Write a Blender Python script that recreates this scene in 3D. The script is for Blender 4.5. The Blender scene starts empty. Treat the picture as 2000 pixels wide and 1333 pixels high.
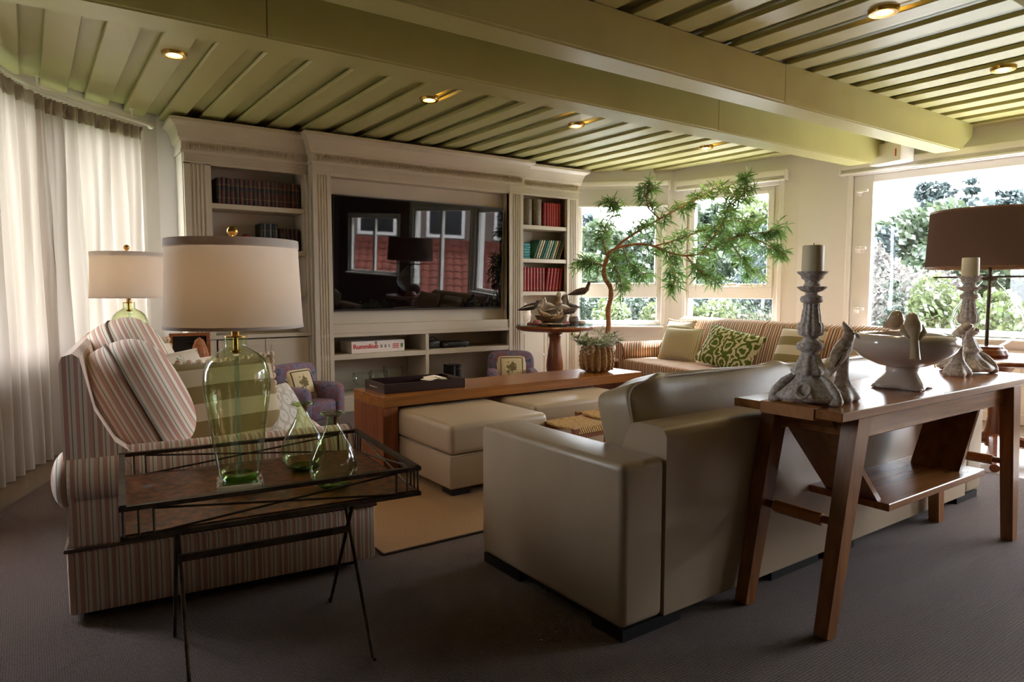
import bpy, bmesh, math, random
from mathutils import Vector, Matrix
R = math.radians
random.seed(7)
SC = bpy.context.scene
COL = SC.collection

# ------------------------------------------------------------------ camera, world, sun, exposure
cam_d = bpy.data.cameras.new('camera'); cam = bpy.data.objects.new('camera', cam_d); COL.objects.link(cam)
cam_d.sensor_width = 36.0; cam_d.lens = 24.0; cam_d.clip_start = 0.05; cam_d.clip_end = 400
cam.location = (0, 0, 1.2)
cam.rotation_euler = (math.pi / 2 - math.atan(101.5 / 1333.0), 0, -R(35.3))
SC.camera = cam

world = bpy.data.worlds.new('sky'); SC.world = world; world.use_nodes = True
wn = world.node_tree.nodes; wl = world.node_tree.links
bg = wn['Background']
bg.inputs[0].default_value = (0.92, 0.96, 1.04, 1); bg.inputs[1].default_value = 7.0

sun_d = bpy.data.lights.new('sun', 'SUN'); sun = bpy.data.objects.new('sun', sun_d); COL.objects.link(sun)
sun_d.energy = 9.0; sun_d.color = (1.0, 0.96, 0.90); sun_d.angle = R(1.5)
sun.rotation_euler = Vector((-0.80, -0.18, -1.05)).to_track_quat('-Z', 'Y').to_euler()

SC.view_settings.view_transform = 'Standard'; SC.view_settings.look = 'None'
SC.view_settings.gamma = 1.0; SC.view_settings.use_curve_mapping = False
SC.view_settings.exposure = 1.65
cy = SC.cycles
cy.max_bounces = 10; cy.diffuse_bounces = 5; cy.glossy_bounces = 4; cy.transmission_bounces = 6
cy.transparent_max_bounces = 24; cy.caustics_reflective = False; cy.caustics_refractive = False
cy.sample_clamp_indirect = 6.0; cy.use_denoising = True

# ------------------------------------------------------------------ materials
MATS = {}
def _new(name):
    m = bpy.data.materials.new(name); m.use_nodes = True; MATS[name] = m
    return m, m.node_tree.nodes, m.node_tree.links, m.node_tree.nodes['Principled BSDF']
def lin(c):   # sRGB 0-255 -> linear
    return tuple(((v / 255) / 12.92 if v / 255 <= 0.04045 else ((v / 255 + 0.055) / 1.055) ** 2.4) for v in c) + (1,)
def _coord(n, l, scale=(1, 1, 1), kind='Object'):
    tc = n.new('ShaderNodeTexCoord'); mp = n.new('ShaderNodeMapping')
    mp.inputs['Scale'].default_value = scale
    l.new(tc.outputs[kind], mp.inputs[0]); return mp.outputs[0]
def _noise(n, l, vec, scale, detail=3, rough=0.55):
    t = n.new('ShaderNodeTexNoise'); t.inputs['Scale'].default_value = scale; t.inputs['Detail'].default_value = detail
    t.inputs['Roughness'].default_value = rough; l.new(vec, t.inputs['Vector']); return t.outputs[0]
def _ramp(n, l, fac, stops, interp='LINEAR'):
    r = n.new('ShaderNodeValToRGB'); r.color_ramp.interpolation = interp
    e = r.color_ramp.elements
    while len(e) < len(stops): e.new(0.5)
    for i, (p, c) in enumerate(stops): e[i].position = p; e[i].color = c
    l.new(fac, r.inputs[0]); return r.outputs[0]
def _bump(n, l, b, h, strength, dist):
    bp = n.new('ShaderNodeBump'); bp.inputs['Strength'].default_value = strength; bp.inputs['Distance'].default_value = dist
    l.new(h, bp.inputs['Height']); l.new(bp.outputs[0], b.inputs['Normal'])
def plain(name, c, rough=0.5, metal=0.0, c2=None, nscale=8, bump=0, bscale=40, bdist=0.002, spec=0.5, scale=(1, 1, 1), coat=0):
    m, n, l, b = _new(name)
    b.inputs['Base Color'].default_value = lin(c); b.inputs['Roughness'].default_value = rough
    b.inputs['Metallic'].default_value = metal; b.inputs['Specular IOR Level'].default_value = spec
    b.inputs['Coat Weight'].default_value = coat
    v = _coord(n, l, scale)
    if c2:
        f = _noise(n, l, v, nscale, 4)
        l.new(_ramp(n, l, f, [(0.35, lin(c)), (0.65, lin(c2))]), b.inputs['Base Color'])
    if bump: _bump(n, l, b, _noise(n, l, v, bscale, 3), bump, bdist)
    return m
def wood(name, dark, light, axis=0, rough=0.3, grain=9, coat=0.15):
    m, n, l, b = _new(name)
    s = [grain * 3] * 3; s[axis] = 1.6
    v = _coord(n, l, tuple(s))
    f = _noise(n, l, v, 1.0, 5, 0.6)
    l.new(_ramp(n, l, f, [(0.3, lin(dark)), (0.72, lin(light))]), b.inputs['Base Color'])
    b.inputs['Roughness'].default_value = rough; b.inputs['Coat Weight'].default_value = coat; b.inputs['Coat Roughness'].default_value = 0.15
    _bump(n, l, b, f, 0.08, 0.002)
    return m
def stripes(name, axis, period, stops, rough=0.9, bump=0.15, dirv=None, wobble=0.0):
    m, n, l, b = _new(name)
    v = _coord(n, l)
    sx = n.new('ShaderNodeVectorMath'); sx.operation = 'DOT_PRODUCT'
    d = [0, 0, 0]
    if dirv: d = list(dirv)
    else: d[axis] = 1
    sx.inputs[1].default_value = d; l.new(v, sx.inputs[0])
    val = sx.outputs['Value']
    if wobble:
        ns = _noise(n, l, v, 5, 2); ma = n.new('ShaderNodeMath'); ma.operation = 'MULTIPLY_ADD'
        ma.inputs[1].default_value = wobble; l.new(ns, ma.inputs[0]); l.new(val, ma.inputs[2]); val = ma.outputs[0]
    mu = n.new('ShaderNodeMath'); mu.operation = 'MULTIPLY'; mu.inputs[1].default_value = 1 / period; l.new(val, mu.inputs[0])
    fr = n.new('ShaderNodeMath'); fr.operation = 'FRACT'; l.new(mu.outputs[0], fr.inputs[0])
    l.new(_ramp(n, l, fr.outputs[0], [(p, lin(c)) for p, c in stops], 'CONSTANT'), b.inputs['Base Color'])
    b.inputs['Roughness'].default_value = rough; b.inputs['Specular IOR Level'].default_value = 0.2
    b.inputs['Sheen Weight'].default_value = 0.15
    _bump(n, l, b, _noise(n, l, v, 260, 2), bump, 0.001)
    return m
def thin_glass(name, tint, edge, rough=0.02, gloss=1.0, power=2.0):
    m, n, l, b = _new(name); n.remove(b)
    out = n['Material Output']
    t1 = n.new('ShaderNodeBsdfTransparent'); t1.inputs[0].default_value = tint
    t2 = n.new('ShaderNodeBsdfTransparent'); t2.inputs[0].default_value = edge
    lw = n.new('ShaderNodeLayerWeight'); lw.inputs[0].default_value = 0.5
    pw = n.new('ShaderNodeMath'); pw.operation = 'POWER'; pw.inputs[1].default_value = power; l.new(lw.outputs['Facing'], pw.inputs[0])
    mx = n.new('ShaderNodeMixShader'); l.new(pw.outputs[0], mx.inputs[0]); l.new(t1.outputs[0], mx.inputs[1]); l.new(t2.outputs[0], mx.inputs[2])
    lw2 = n.new('ShaderNodeLayerWeight'); lw2.inputs[0].default_value = 0.5
    p5 = n.new('ShaderNodeMath'); p5.operation = 'POWER'; p5.inputs[1].default_value = 5.0; l.new(lw2.outputs['Facing'], p5.inputs[0])
    mg = n.new('ShaderNodeMath'); mg.operation = 'MULTIPLY_ADD'; mg.inputs[1].default_value = 0.7 * gloss; mg.inputs[2].default_value = 0.045 * gloss; mg.use_clamp = True; l.new(p5.outputs[0], mg.inputs[0])
    gl = n.new('ShaderNodeBsdfGlossy'); gl.inputs['Roughness'].default_value = rough
    m2 = n.new('ShaderNodeMixShader'); l.new(mg.outputs[0], m2.inputs[0]); l.new(mx.outputs[0], m2.inputs[1]); l.new(gl.outputs[0], m2.inputs[2])
    l.new(m2.outputs[0], out.inputs[0]); return m
def cloth_trans(name, c, trans=0.5, clear=0.0, c2=None):
    m, n, l, b = _new(name); n.remove(b); out = n['Material Output']
    d = n.new('ShaderNodeBsdfDiffuse'); d.inputs[0].default_value = lin(c)
    t = n.new('ShaderNodeBsdfTranslucent'); t.inputs[0].default_value = lin(c2 or c)
    mx = n.new('ShaderNodeMixShader'); mx.inputs[0].default_value = trans
    l.new(d.outputs[0], mx.inputs[1]); l.new(t.outputs[0], mx.inputs[2])
    o = mx.outputs[0]
    if clear:
        tr = n.new('ShaderNodeBsdfTransparent'); m2 = n.new('ShaderNodeMixShader'); m2.inputs[0].default_value = clear
        l.new(o, m2.inputs[1]); l.new(tr.outputs[0], m2.inputs[2]); o = m2.outputs[0]
    l.new(o, out.inputs[0]); return m
def emit(name, c, s):
    m, n, l, b = _new(name); b.inputs['Base Color'].default_value = lin(c)
    b.inputs['Emission Color'].default_value = lin(c); b.inputs['Emission Strength'].default_value = s; return m
def leafmat(name, c, c2, trans=0.45, nscale=3):
    m, n, l, b = _new(name); n.remove(b); out = n['Material Output']
    v = _coord(n, l); f = _noise(n, l, v, nscale, 3)
    col = _ramp(n, l, f, [(0.35, lin(c)), (0.65, lin(c2))])
    d = n.new('ShaderNodeBsdfDiffuse'); t = n.new('ShaderNodeBsdfTranslucent'); l.new(col, d.inputs[0]); l.new(col, t.inputs[0])
    mx = n.new('ShaderNodeMixShader'); mx.inputs[0].default_value = trans; l.new(d.outputs[0], mx.inputs[1]); l.new(t.outputs[0], mx.inputs[2])
    gl = n.new('ShaderNodeBsdfGlossy'); gl.inputs['Roughness'].default_value = 0.35
    m2 = n.new('ShaderNodeMixShader'); m2.inputs[0].default_value = 0.06; l.new(mx.outputs[0], m2.inputs[1]); l.new(gl.outputs[0], m2.inputs[2])
    l.new(m2.outputs[0], out.inputs[0]); return m

plain('wall_paint', (230, 225, 222), 0.75, bump=0.05, bscale=60)
plain('rear_paint', (104, 88, 76), 0.75)
plain('ceiling_paint', (182, 177, 120), 0.34, c2=(176, 171, 114), nscale=3, spec=0.6)
plain('cabinet_paint', (196, 184, 166), 0.45, c2=(190, 178, 160), nscale=2)
plain('window_white', (238, 234, 230), 0.35)
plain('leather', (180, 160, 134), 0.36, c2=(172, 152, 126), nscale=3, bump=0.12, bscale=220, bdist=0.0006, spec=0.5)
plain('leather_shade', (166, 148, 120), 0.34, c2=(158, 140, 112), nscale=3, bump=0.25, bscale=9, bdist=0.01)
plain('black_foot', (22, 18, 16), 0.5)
wood('honey_wood', (118, 72, 36), (172, 114, 62), 0, 0.26)
wood('honey_wood_z', (112, 68, 34), (164, 108, 58), 2, 0.28)
wood('bench_wood', (120, 70, 26), (164, 104, 42), 0, 0.25)
wood('cherry_wood', (104, 54, 26), (146, 82, 44), 2, 0.3)
wood('dark_tray_wood', (34, 14, 12), (52, 22, 18), 0, 0.35)
wood('stool_wood', (120, 66, 30), (170, 104, 56), 0, 0.5)
wood('floor_wood', (104, 88, 74), (130, 112, 96), 1, 0.4)
plain('leather_strap', (184, 122, 62), 0.5, c2=(168, 108, 52), nscale=30)
plain('bronze', (92, 78, 62), 0.45, 0.75, c2=(60, 48, 38), nscale=20)
plain('burl', (132, 74, 32), 0.35, c2=(36, 18, 10), nscale=34)
plain('black_plastic', (16, 16, 18), 0.3)
plain('tv_bezel', (14, 13, 14), 0.35)
plain('tv_screen', (9, 6, 8), 0.02, spec=0.5)
plain('brass', (190, 150, 80), 0.25, 0.9)
plain('chrome', (200, 200, 200), 0.15, 1.0)
plain('candle_wax', (240, 226, 188), 0.5)
plain('distressed_white', (232, 226, 220), 0.6, c2=(176, 162, 152), nscale=90, bump=0.12, bscale=90, bdist=0.002)
plain('chipped_white', (234, 228, 220), 0.45, c2=(170, 154, 140), nscale=70, bump=0.12, bscale=60, bdist=0.003)
plain('porcelain', (208, 196, 186), 0.14, c2=(202, 190, 178), nscale=5, coat=0.4)
plain('porcelain_bird', (196, 178, 152), 0.25, c2=(168, 146, 120), nscale=14, coat=0.3)
plain('rug_jute', (170, 136, 100), 0.95, c2=(150, 118, 84), nscale=120, bump=0.5, bscale=200, bdist=0.004)
plain('wicker', (178, 140, 94), 0.8, c2=(132, 98, 60), nscale=60, bump=0.4, bscale=90)
plain('rush', (206, 170, 104), 0.75, c2=(160, 118, 62), nscale=70, bump=0.4, bscale=120)
plain('bark', (138, 84, 50), 0.8, c2=(176, 116, 76), nscale=40, bump=0.4, bscale=60, bdist=0.004)

plain('paper', (224, 216, 204), 0.8)
plain('page_block', (206, 192, 164), 0.9)
plain('blind_fabric', (196, 194, 186), 0.85)
plain('box_white', (226, 214, 206), 0.5)
plain('print_red', (196, 40, 44), 0.5)
plain('print_grey', (120, 116, 118), 0.5)
plain('print_green', (96, 122, 50), 0.5)
plain('carpet_dark', (30, 26, 24), 0.95)
plain('stone_trim', (176, 168, 158), 0.6)
thin_glass('window_glass', (0.97, 0.98, 0.98, 1), (0.9, 0.94, 0.94, 1), 0.0, 0.6)
thin_glass('lamp_glass', (0.88, 0.92, 0.72, 1), (0.36, 0.47, 0.16, 1), 0.03, 1.5, 2.4)
thin_glass('vase_glass', (0.90, 0.94, 0.74, 1), (0.30, 0.42, 0.05, 1), 0.03, 1.5, 1.7)
thin_glass('green_glass', (0.45, 0.72, 0.25, 1), (0.2, 0.4, 0.08, 1), 0.05, 1.4)
thin_glass('clear_glass', (0.97, 0.99, 0.98, 1), (0.78, 0.85, 0.84, 1), 0.02, 1.2, 2.6)
thin_glass('crystal', (0.86, 0.90, 0.89, 1), (0.6, 0.68, 0.66, 1), 0.02, 4.5, 2.0)
thin_glass('rod_glass', (0.80, 0.90, 0.90, 1), (0.45, 0.6, 0.6, 1), 0.05, 1.6)
cloth_trans('curtain_sheer', (214, 200, 186), 0.5, 0.0, (142, 132, 122))
cloth_trans('shade_linen', (238, 230, 222), 0.38, 0.0, (240, 226, 210))
cloth_trans('shade_trim', (236, 226, 218), 0.3)
cloth_trans('shade_brown', (138, 112, 100), 0.3, 0.0, (120, 92, 80))
emit('bulb_glow', (255, 206, 140), 3)
emit('downlight_glow', (255, 196, 110), 16)
# carpet: small woven lozenges
def carpet():
    m, n, l, b = _new('carpet')
    v = _coord(n, l, (1, 1, 1))
    w1 = n.new('ShaderNodeTexWave'); w1.inputs['Scale'].default_value = 44; w1.inputs['Distortion'].default_value = 2.5; w1.bands_direction = 'X'
    w2 = n.new('ShaderNodeTexWave'); w2.inputs['Scale'].default_value = 30; w2.inputs['Distortion'].default_value = 2.5; w2.bands_direction = 'Y'
    l.new(v, w1.inputs[0]); l.new(v, w2.inputs[0])
    mu = n.new('ShaderNodeMath'); mu.operation = 'MULTIPLY'; l.new(w1.outputs[1], mu.inputs[0]); l.new(w2.outputs[1], mu.inputs[1])
    ns = _noise(n, l, v, 120, 3)
    ad = n.new('ShaderNodeMath'); ad.operation = 'MULTIPLY_ADD'; ad.inputs[1].default_value = 1.0; l.new(ns, ad.inputs[0]); l.new(mu.outputs[0], ad.inputs[2])
    l.new(_ramp(n, l, ad.outputs[0], [(0.25, lin((66, 52, 47))), (1.0, lin((112, 94, 87)))]), b.inputs['Base Color'])
    b.inputs['Roughness'].default_value = 0.95; b.inputs['Specular IOR Level'].default_value = 0.15; b.inputs['Sheen Weight'].default_value = 0.2
    _bump(n, l, b, ad.outputs[0], 0.7, 0.006)
carpet()
SOFA_STOPS = [(0.0, (240, 225, 210)), (0.10, (206, 158, 142)), (0.24, (240, 225, 210)), (0.31, (168, 148, 124)), (0.345, (240, 225, 210)),
              (0.46, (212, 166, 148)), (0.58, (240, 225, 210)), (0.67, (160, 146, 118)), (0.705, (240, 225, 210)), (0.82, (218, 176, 158)), (0.95, (176, 150, 130))]
stripes('sofa_stripe_x', 0, 0.10, SOFA_STOPS)
stripes('sofa_stripe_y', 1, 0.10, SOFA_STOPS)
W_STOPS = [(0.0, (214, 192, 164)), (0.14, (150, 84, 60)), (0.27, (206, 178, 146)), (0.36, (104, 84, 56)), (0.46, (212, 190, 160)), (0.60, (168, 104, 78)), (0.76, (206, 182, 150)), (0.88, (96, 72, 52))]
stripes('wsofa_stripe', 1, 0.12, W_STOPS, dirv=(0.8, 1, 0))
stripes('wsofa_stripe_x', 0, 0.12, W_STOPS)
stripes('pillow_band', 2, 0.17, [(0, (222, 212, 192)), (0.5, (150, 136, 94))], wobble=0.006)
stripes('pillow_fine', 0, 0.016, [(0, (206, 192, 158)), (0.55, (170, 154, 116))])
stripes('pillow_olive', 2, 0.15, [(0, (196, 176, 144)), (0.5, (138, 116, 72))], wobble=0.006)
plain('pillow_cream', (224, 210, 196), 0.9)
plain('pom', (206, 178, 150), 0.9)
def ikat(name, cell, c1, c2, turns, warp):
    m, n, l, b = _new(name); v = _coord(n, l, (1 / cell, 0.001, 1 / cell))
    ns = n.new('ShaderNodeTexNoise'); ns.inputs['Scale'].default_value = 2.2; l.new(v, ns.inputs['Vector'])
    mw = n.new('ShaderNodeVectorMath'); mw.operation = 'MULTIPLY_ADD'; mw.inputs[1].default_value = (warp,) * 3; l.new(ns.outputs[1], mw.inputs[0]); l.new(v, mw.inputs[2])
    fr = n.new('ShaderNodeVectorMath'); fr.operation = 'FRACTION'; l.new(mw.outputs[0], fr.inputs[0])
    sb = n.new('ShaderNodeVectorMath'); sb.operation = 'SUBTRACT'; sb.inputs[1].default_value = (0.5, 0, 0.5); l.new(fr.outputs[0], sb.inputs[0])
    ml = n.new('ShaderNodeVectorMath'); ml.operation = 'MULTIPLY'; ml.inputs[1].default_value = (1, 0, 0.8); l.new(sb.outputs[0], ml.inputs[0])
    le = n.new('ShaderNodeVectorMath'); le.operation = 'LENGTH'; l.new(ml.outputs[0], le.inputs[0])
    n2 = _noise(n, l, v, 5, 1); ad = n.new('ShaderNodeMath'); ad.operation = 'MULTIPLY_ADD'; ad.inputs[1].default_value = 0.22; l.new(n2, ad.inputs[0]); l.new(le.outputs['Value'], ad.inputs[2])
    mu = n.new('ShaderNodeMath'); mu.operation = 'MULTIPLY'; mu.inputs[1].default_value = turns; l.new(ad.outputs[0], mu.inputs[0])
    sn = n.new('ShaderNodeMath'); sn.operation = 'SINE'; l.new(mu.outputs[0], sn.inputs[0])
    l.new(_ramp(n, l, sn.outputs[0], [(0.25, lin(c1)), (0.4, lin(c2))]), b.inputs['Base Color'])
    b.inputs['Roughness'].default_value = 0.9; b.inputs['Specular IOR Level'].default_value = 0.2
ikat('pillow_damask', 0.17, (90, 108, 44), (214, 206, 172), 24, 0.5)
ikat('pillow_lattice', 0.075, (222, 212, 200), (196, 182, 164), 16, 0.1)
def printed(name, ground, ink, cx, cz, rad, nscale, thr):
    m, n, l, b = _new(name); v = _coord(n, l)
    sb = n.new('ShaderNodeVectorMath'); sb.operation = 'SUBTRACT'; sb.inputs[1].default_value = (cx, 0, cz); l.new(v, sb.inputs[0])
    ml = n.new('ShaderNodeVectorMath'); ml.operation = 'MULTIPLY'; ml.inputs[1].default_value = (1 / rad, 0, 1 / rad); l.new(sb.outputs[0], ml.inputs[0])
    le = n.new('ShaderNodeVectorMath'); le.operation = 'LENGTH'; l.new(ml.outputs[0], le.inputs[0])
    ns = _noise(n, l, v, nscale, 2); ad = n.new('ShaderNodeMath'); ad.operation = 'MULTIPLY_ADD'; ad.inputs[1].default_value = -0.35; l.new(le.outputs['Value'], ad.inputs[0]); l.new(ns, ad.inputs[2])
    l.new(_ramp(n, l, ad.outputs[0], [(thr, lin(ground)), (thr + 0.06, lin(ink))]), b.inputs['Base Color'])
    b.inputs['Roughness'].default_value = 0.9; b.inputs['Specular IOR Level'].default_value = 0.2
printed('pillow_floral', (218, 204, 188), (128, 140, 112), 0.0, 0.22, 0.25, 20, 0.36)
def purple():
    m, n, l, b = _new('purple_floral'); v = _coord(n, l)
    f = _noise(n, l, v, 16, 3)
    l.new(_ramp(n, l, f, [(0.3, lin((66, 66, 92))), (0.45, lin((112, 108, 132))), (0.55, lin((124, 78, 84))), (0.7, lin((96, 104, 126)))]), b.inputs['Base Color'])
    b.inputs['Roughness'].default_value = 0.85
purple()
printed('pillow_palm', (204, 188, 152), (112, 100, 66), 0.0, 0.13, 0.09, 38, 0.28)
plain('fabric_border', (66, 52, 42), 0.9)

# ------------------------------------------------------------------ mesh building
class MB:
    def __init__(s): s.v = []; s.f = []
    def add(s, vs, fs, M=None):
        o = len(s.v)
        s.v += [tuple(M @ Vector(p)) for p in vs] if M else [tuple(p) for p in vs]
        s.f += [tuple(i + o for i in f) for f in fs]; return s
    def box(s, x0, x1, y0, y1, z0, z1, bev=0.0, seg=2, M=None):
        bm = bmesh.new(); bmesh.ops.create_cube(bm, size=1)
        for v in bm.verts:
            v.co = Vector(((x0 + x1) / 2 + v.co.x * (x1 - x0), (y0 + y1) / 2 + v.co.y * (y1 - y0), (z0 + z1) / 2 + v.co.z * (z1 - z0)))
        if bev:
            bmesh.ops.bevel(bm, geom=bm.edges[:], offset=min(bev, 0.49 * min(abs(x1 - x0), abs(y1 - y0), abs(z1 - z0))), segments=seg, profile=0.5, affect='EDGES')
        return s.bm(bm, M)
    def bm(s, bm, M=None):
        bm.verts.index_update()
        s.add([v.co.copy() for v in bm.verts], [[v.index for v in f.verts] for f in bm.faces], M); bm.free(); return s
    def lathe(s, prof, n=32, c=(0, 0, 0), M=None, mod=None, caps=True):
        vs = []; fs = []
        for k, (r, z) in enumerate(prof):
            for i in range(n):
                a = 2 * math.pi * i / n; rr = max(r, 1e-4)
                if mod: rr *= mod(a, z, k)
                vs.append((c[0] + rr * math.cos(a), c[1] + rr * math.sin(a), c[2] + z))
        for k in range(len(prof) - 1):
            for i in range(n):
                j = (i + 1) % n
                fs.append((k * n + i, k * n + j, (k + 1) * n + j, (k + 1) * n + i))
        if caps:
            if prof[0][0] > 1e-3: fs.append(tuple(range(n - 1, -1, -1)))
            if prof[-1][0] > 1e-3: fs.append(tuple((len(prof) - 1) * n + i for i in range(n)))
        return s.add(vs, fs, M)
    def tube(s, path, r, n=8, caps=True, flat=None, M=None, closed=False):
        P = [Vector(p) for p in path]; vs = []; fs = []; m = len(P)
        rs = r if isinstance(r, (list, tuple)) else [r] * m
        prev = None
        for k in range(m):
            if closed: t = P[(k + 1) % m] - P[k - 1]
            else: t = P[min(k + 1, m - 1)] - P[max(k - 1, 0)]
            t.normalize()
            if prev is None:
                up = Vector((0, 0, 1)) if abs(t.z) < 0.9 else Vector((1, 0, 0))
                a = t.cross(up).normalized()
            else:
                a = (prev - t * prev.dot(t)).normalized()
            prev = a; b = t.cross(a)
            for i in range(n):
                th = 2 * math.pi * i / n
                ca, sa = math.cos(th), math.sin(th)
                if flat: sa *= flat
                vs.append(P[k] + (a * ca + b * sa) * rs[k])
        K = m if closed else m - 1
        for k in range(K):
            q = (k + 1) % m
            for i in range(n):
                j = (i + 1) % n
                fs.append((k * n + i, k * n + j, q * n + j, q * n + i))
        if caps and not closed:
            fs.append(tuple(range(n - 1, -1, -1))); fs.append(tuple((m - 1) * n + i for i in range(n)))
        return s.add(vs, fs, M)
    def bar(s, p0, p1, w, h, up=(0, 0, 1), w1=None, h1=None, M=None):   # rectangular bar, optional taper
        p0 = Vector(p0); p1 = Vector(p1); t = (p1 - p0).normalized(); up = Vector(up)
        a = t.cross(up).normalized(); b = a.cross(t).normalized()
        w1 = w1 or w; h1 = h1 or h
        vs = []
        for p, ww, hh in ((p0, w, h), (p1, w1, h1)):
            for sa, sb in ((-1, -1), (1, -1), (1, 1), (-1, 1)): vs.append(p + a * sa * ww / 2 + b * sb * hh / 2)
        return s.add(vs, [(3, 2, 1, 0), (4, 5, 6, 7), (0, 1, 5, 4), (1, 2, 6, 5), (2, 3, 7, 6), (3, 0, 4, 7)], M)
    def prism(s, poly, a, lo, hi, M=None):    # polygon in the two other axes, extruded along axis a
        n = len(poly); vs = []
        for t in (lo, hi):
            for (u, w) in poly:
                vs.append((t, u, w) if a == 0 else (u, t, w) if a == 1 else (u, w, t))
        fs = [tuple(range(n)), tuple(range(2 * n - 1, n - 1, -1))]
        fs += [(i, (i + 1) % n, (i + 1) % n + n, i + n)[::-1] for i in range(n)]
        o = len(s.f); s.add(vs, fs, M); return s
    def grid(s, fn, nu, nv, M=None, wrap_u=False):
        vs = [fn(i / nu, j / nv) for j in range(nv + 1) for i in range(nu + 1)]
        W = nu + 1
        return s.add(vs, [(j * W + i, j * W + i + 1, (j + 1) * W + i + 1, (j + 1) * W + i) for j in range(nv) for i in range(nu)], M)
    def ball(s, c, r, n=16, m=10, M=None):
        rx, ry, rz = r if isinstance(r, (tuple, list)) else (r, r, r)
        vs = []; fs = []
        for k in range(m + 1):
            ph = math.pi * k / m
            for i in range(n):
                th = 2 * math.pi * i / n; q = max(math.sin(ph), 1e-4)
                vs.append((c[0] + rx * q * math.cos(th), c[1] + ry * q * math.sin(th), c[2] - rz * math.cos(ph)))
        for k in range(m):
            for i in range(n):
                j = (i + 1) % n; fs.append((k * n + i, k * n + j, (k + 1) * n + j, (k + 1) * n + i))
        return s.add(vs, fs, M)
    def pillow(s, w, h, t, n=18, pinch=0.06, M=None, sag=0.0, p=2.6, corner=0.0):
        # local x = width, z = height (0..h), y = thickness
        for sd in (-1, 1):
            def fn(u, v, sd=sd):
                a = 2 * u - 1; b = 2 * v - 1
                ea = 1 - pinch * (1 - b * b) * abs(a) ** 3; eb = 1 - pinch * (1 - a * a) * abs(b) ** 3
                x = a * w / 2 * eb if False else a * w / 2 * ea
                z = h / 2 + b * h / 2 * eb
                th = t / 2 * (max(0, 1 - abs(a) ** p) ** 0.5) * (max(0, 1 - abs(b) ** p) ** 0.5)
                zz = z - sag * (1 - a * a) * (v ** 3)
                return (x * sd, sd * th, zz)
            s.grid(fn, n, n, M)
        return s
    def sweep(s, path, prof, M=None, closed=False):
        # path: 2D points (x,y); prof: (offset outward to the right of travel, z); mitred corners
        n = len(path); vs = []; fs = []; m = len(prof)
        for k in range(n):
            p = Vector(path[k])
            d0 = (p - Vector(path[k - 1])).normalized() if (k > 0 or closed) else None
            d1 = (Vector(path[(k + 1) % n]) - p).normalized() if (k < n - 1 or closed) else None
            d0 = d0 or d1; d1 = d1 or d0
            n0 = Vector((d0.y, -d0.x)); n1 = Vector((d1.y, -d1.x)); b = (n0 + n1)
            b = b / max(b.dot(n0), 1e-3)
            for (o, z) in prof: vs.append((p.x + b.x * o, p.y + b.y * o, z))
        for k in range(n if closed else n - 1):
            q = (k + 1) % n
            for i in range(m - 1): fs.append((k * m + i, q * m + i, q * m + i + 1, k * m + i + 1))
        if not closed:
            fs.append(tuple(range(m))); fs.append(tuple((n - 1) * m + i for i in range(m - 1, -1, -1)))
        return s.add(vs, fs, M)
    def superq(s, c, r, e1=0.45, e2=0.45, n=36, m_=22, M=None):
        sp = lambda a, e: math.copysign(abs(a) ** e, a)
        vs = []; fs = []
        for k in range(m_ + 1):
            ph = -math.pi / 2 + math.pi * k / m_
            cp, sn = sp(max(math.cos(ph), 1e-5), e1), sp(math.sin(ph), e1)
            for i in range(n):
                th = 2 * math.pi * i / n
                vs.append((c[0] + r[0] * cp * sp(math.cos(th), e2), c[1] + r[1] * cp * sp(math.sin(th), e2), c[2] + r[2] * sn))
        for k in range(m_):
            for i in range(n):
                j = (i + 1) % n; fs.append((k * n + i, k * n + j, (k + 1) * n + j, (k + 1) * n + i))
        return s.add(vs, fs, M)
    def mesh(s, name, mat, angle=35, smooth=True):
        me = bpy.data.meshes.new(name); me.from_pydata(s.v, [], s.f); me.validate(); me.update()
        bm = bmesh.new(); bm.from_mesh(me); bmesh.ops.recalc_face_normals(bm, faces=bm.faces[:]); bm.to_mesh(me); bm.free()
        if smooth:
            me.shade_smooth(); me.set_sharp_from_angle(angle=R(angle))
        if mat: me.materials.append(MATS[mat])
        return me
    def build(s, name, mat, parent=None, loc=(0, 0, 0), rot=(0, 0, 0), angle=35, smooth=True):
        o = bpy.data.objects.new(name, s.mesh(name, mat, angle, smooth)); COL.objects.link(o)
        o.location = loc; o.rotation_euler = rot
        if parent: o.parent = parent
        return o
def inst(name, me, parent=None, loc=(0, 0, 0), rot=(0, 0, 0), scale=(1, 1, 1)):
    o = bpy.data.objects.new(name, me); COL.objects.link(o); o.location = loc; o.rotation_euler = rot; o.scale = scale
    if parent: o.parent = parent
    return o
def tag(o, label=None, cat=None, group=None, kind=None):
    if label: o['label'] = label
    if cat: o['category'] = cat
    if group: o['group'] = group
    if kind: o['kind'] = kind
    return o
def thing(name, label, cat, loc=(0, 0, 0), rz=0.0, group=None):
    o = bpy.data.objects.new(name, None); COL.objects.link(o); o.empty_display_size = 0.1
    o.location = loc; o.rotation_euler = (0, 0, rz); return tag(o, label, cat, group)
def copy_thing(root, loc, rot=None, label=None, scale=None):
    r = root.copy(); COL.objects.link(r); r.location = loc
    if rot is not None: r.rotation_euler = rot
    if scale: r.scale = scale
    if label: r['label'] = label
    for ch in list(root.children):
        c = ch.copy(); COL.objects.link(c); c.parent = r
        for g in list(ch.children):
            d = g.copy(); COL.objects.link(d); d.parent = c
    return r
def T(x=0, y=0, z=0): return Matrix.Translation((x, y, z))
def RX(a): return Matrix.Rotation(R(a), 4, 'X')
def RY(a): return Matrix.Rotation(R(a), 4, 'Y')
def RZ(a): return Matrix.Rotation(R(a), 4, 'Z')
def S(x, y, z): return Matrix.Diagonal((x, y, z, 1))
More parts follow.
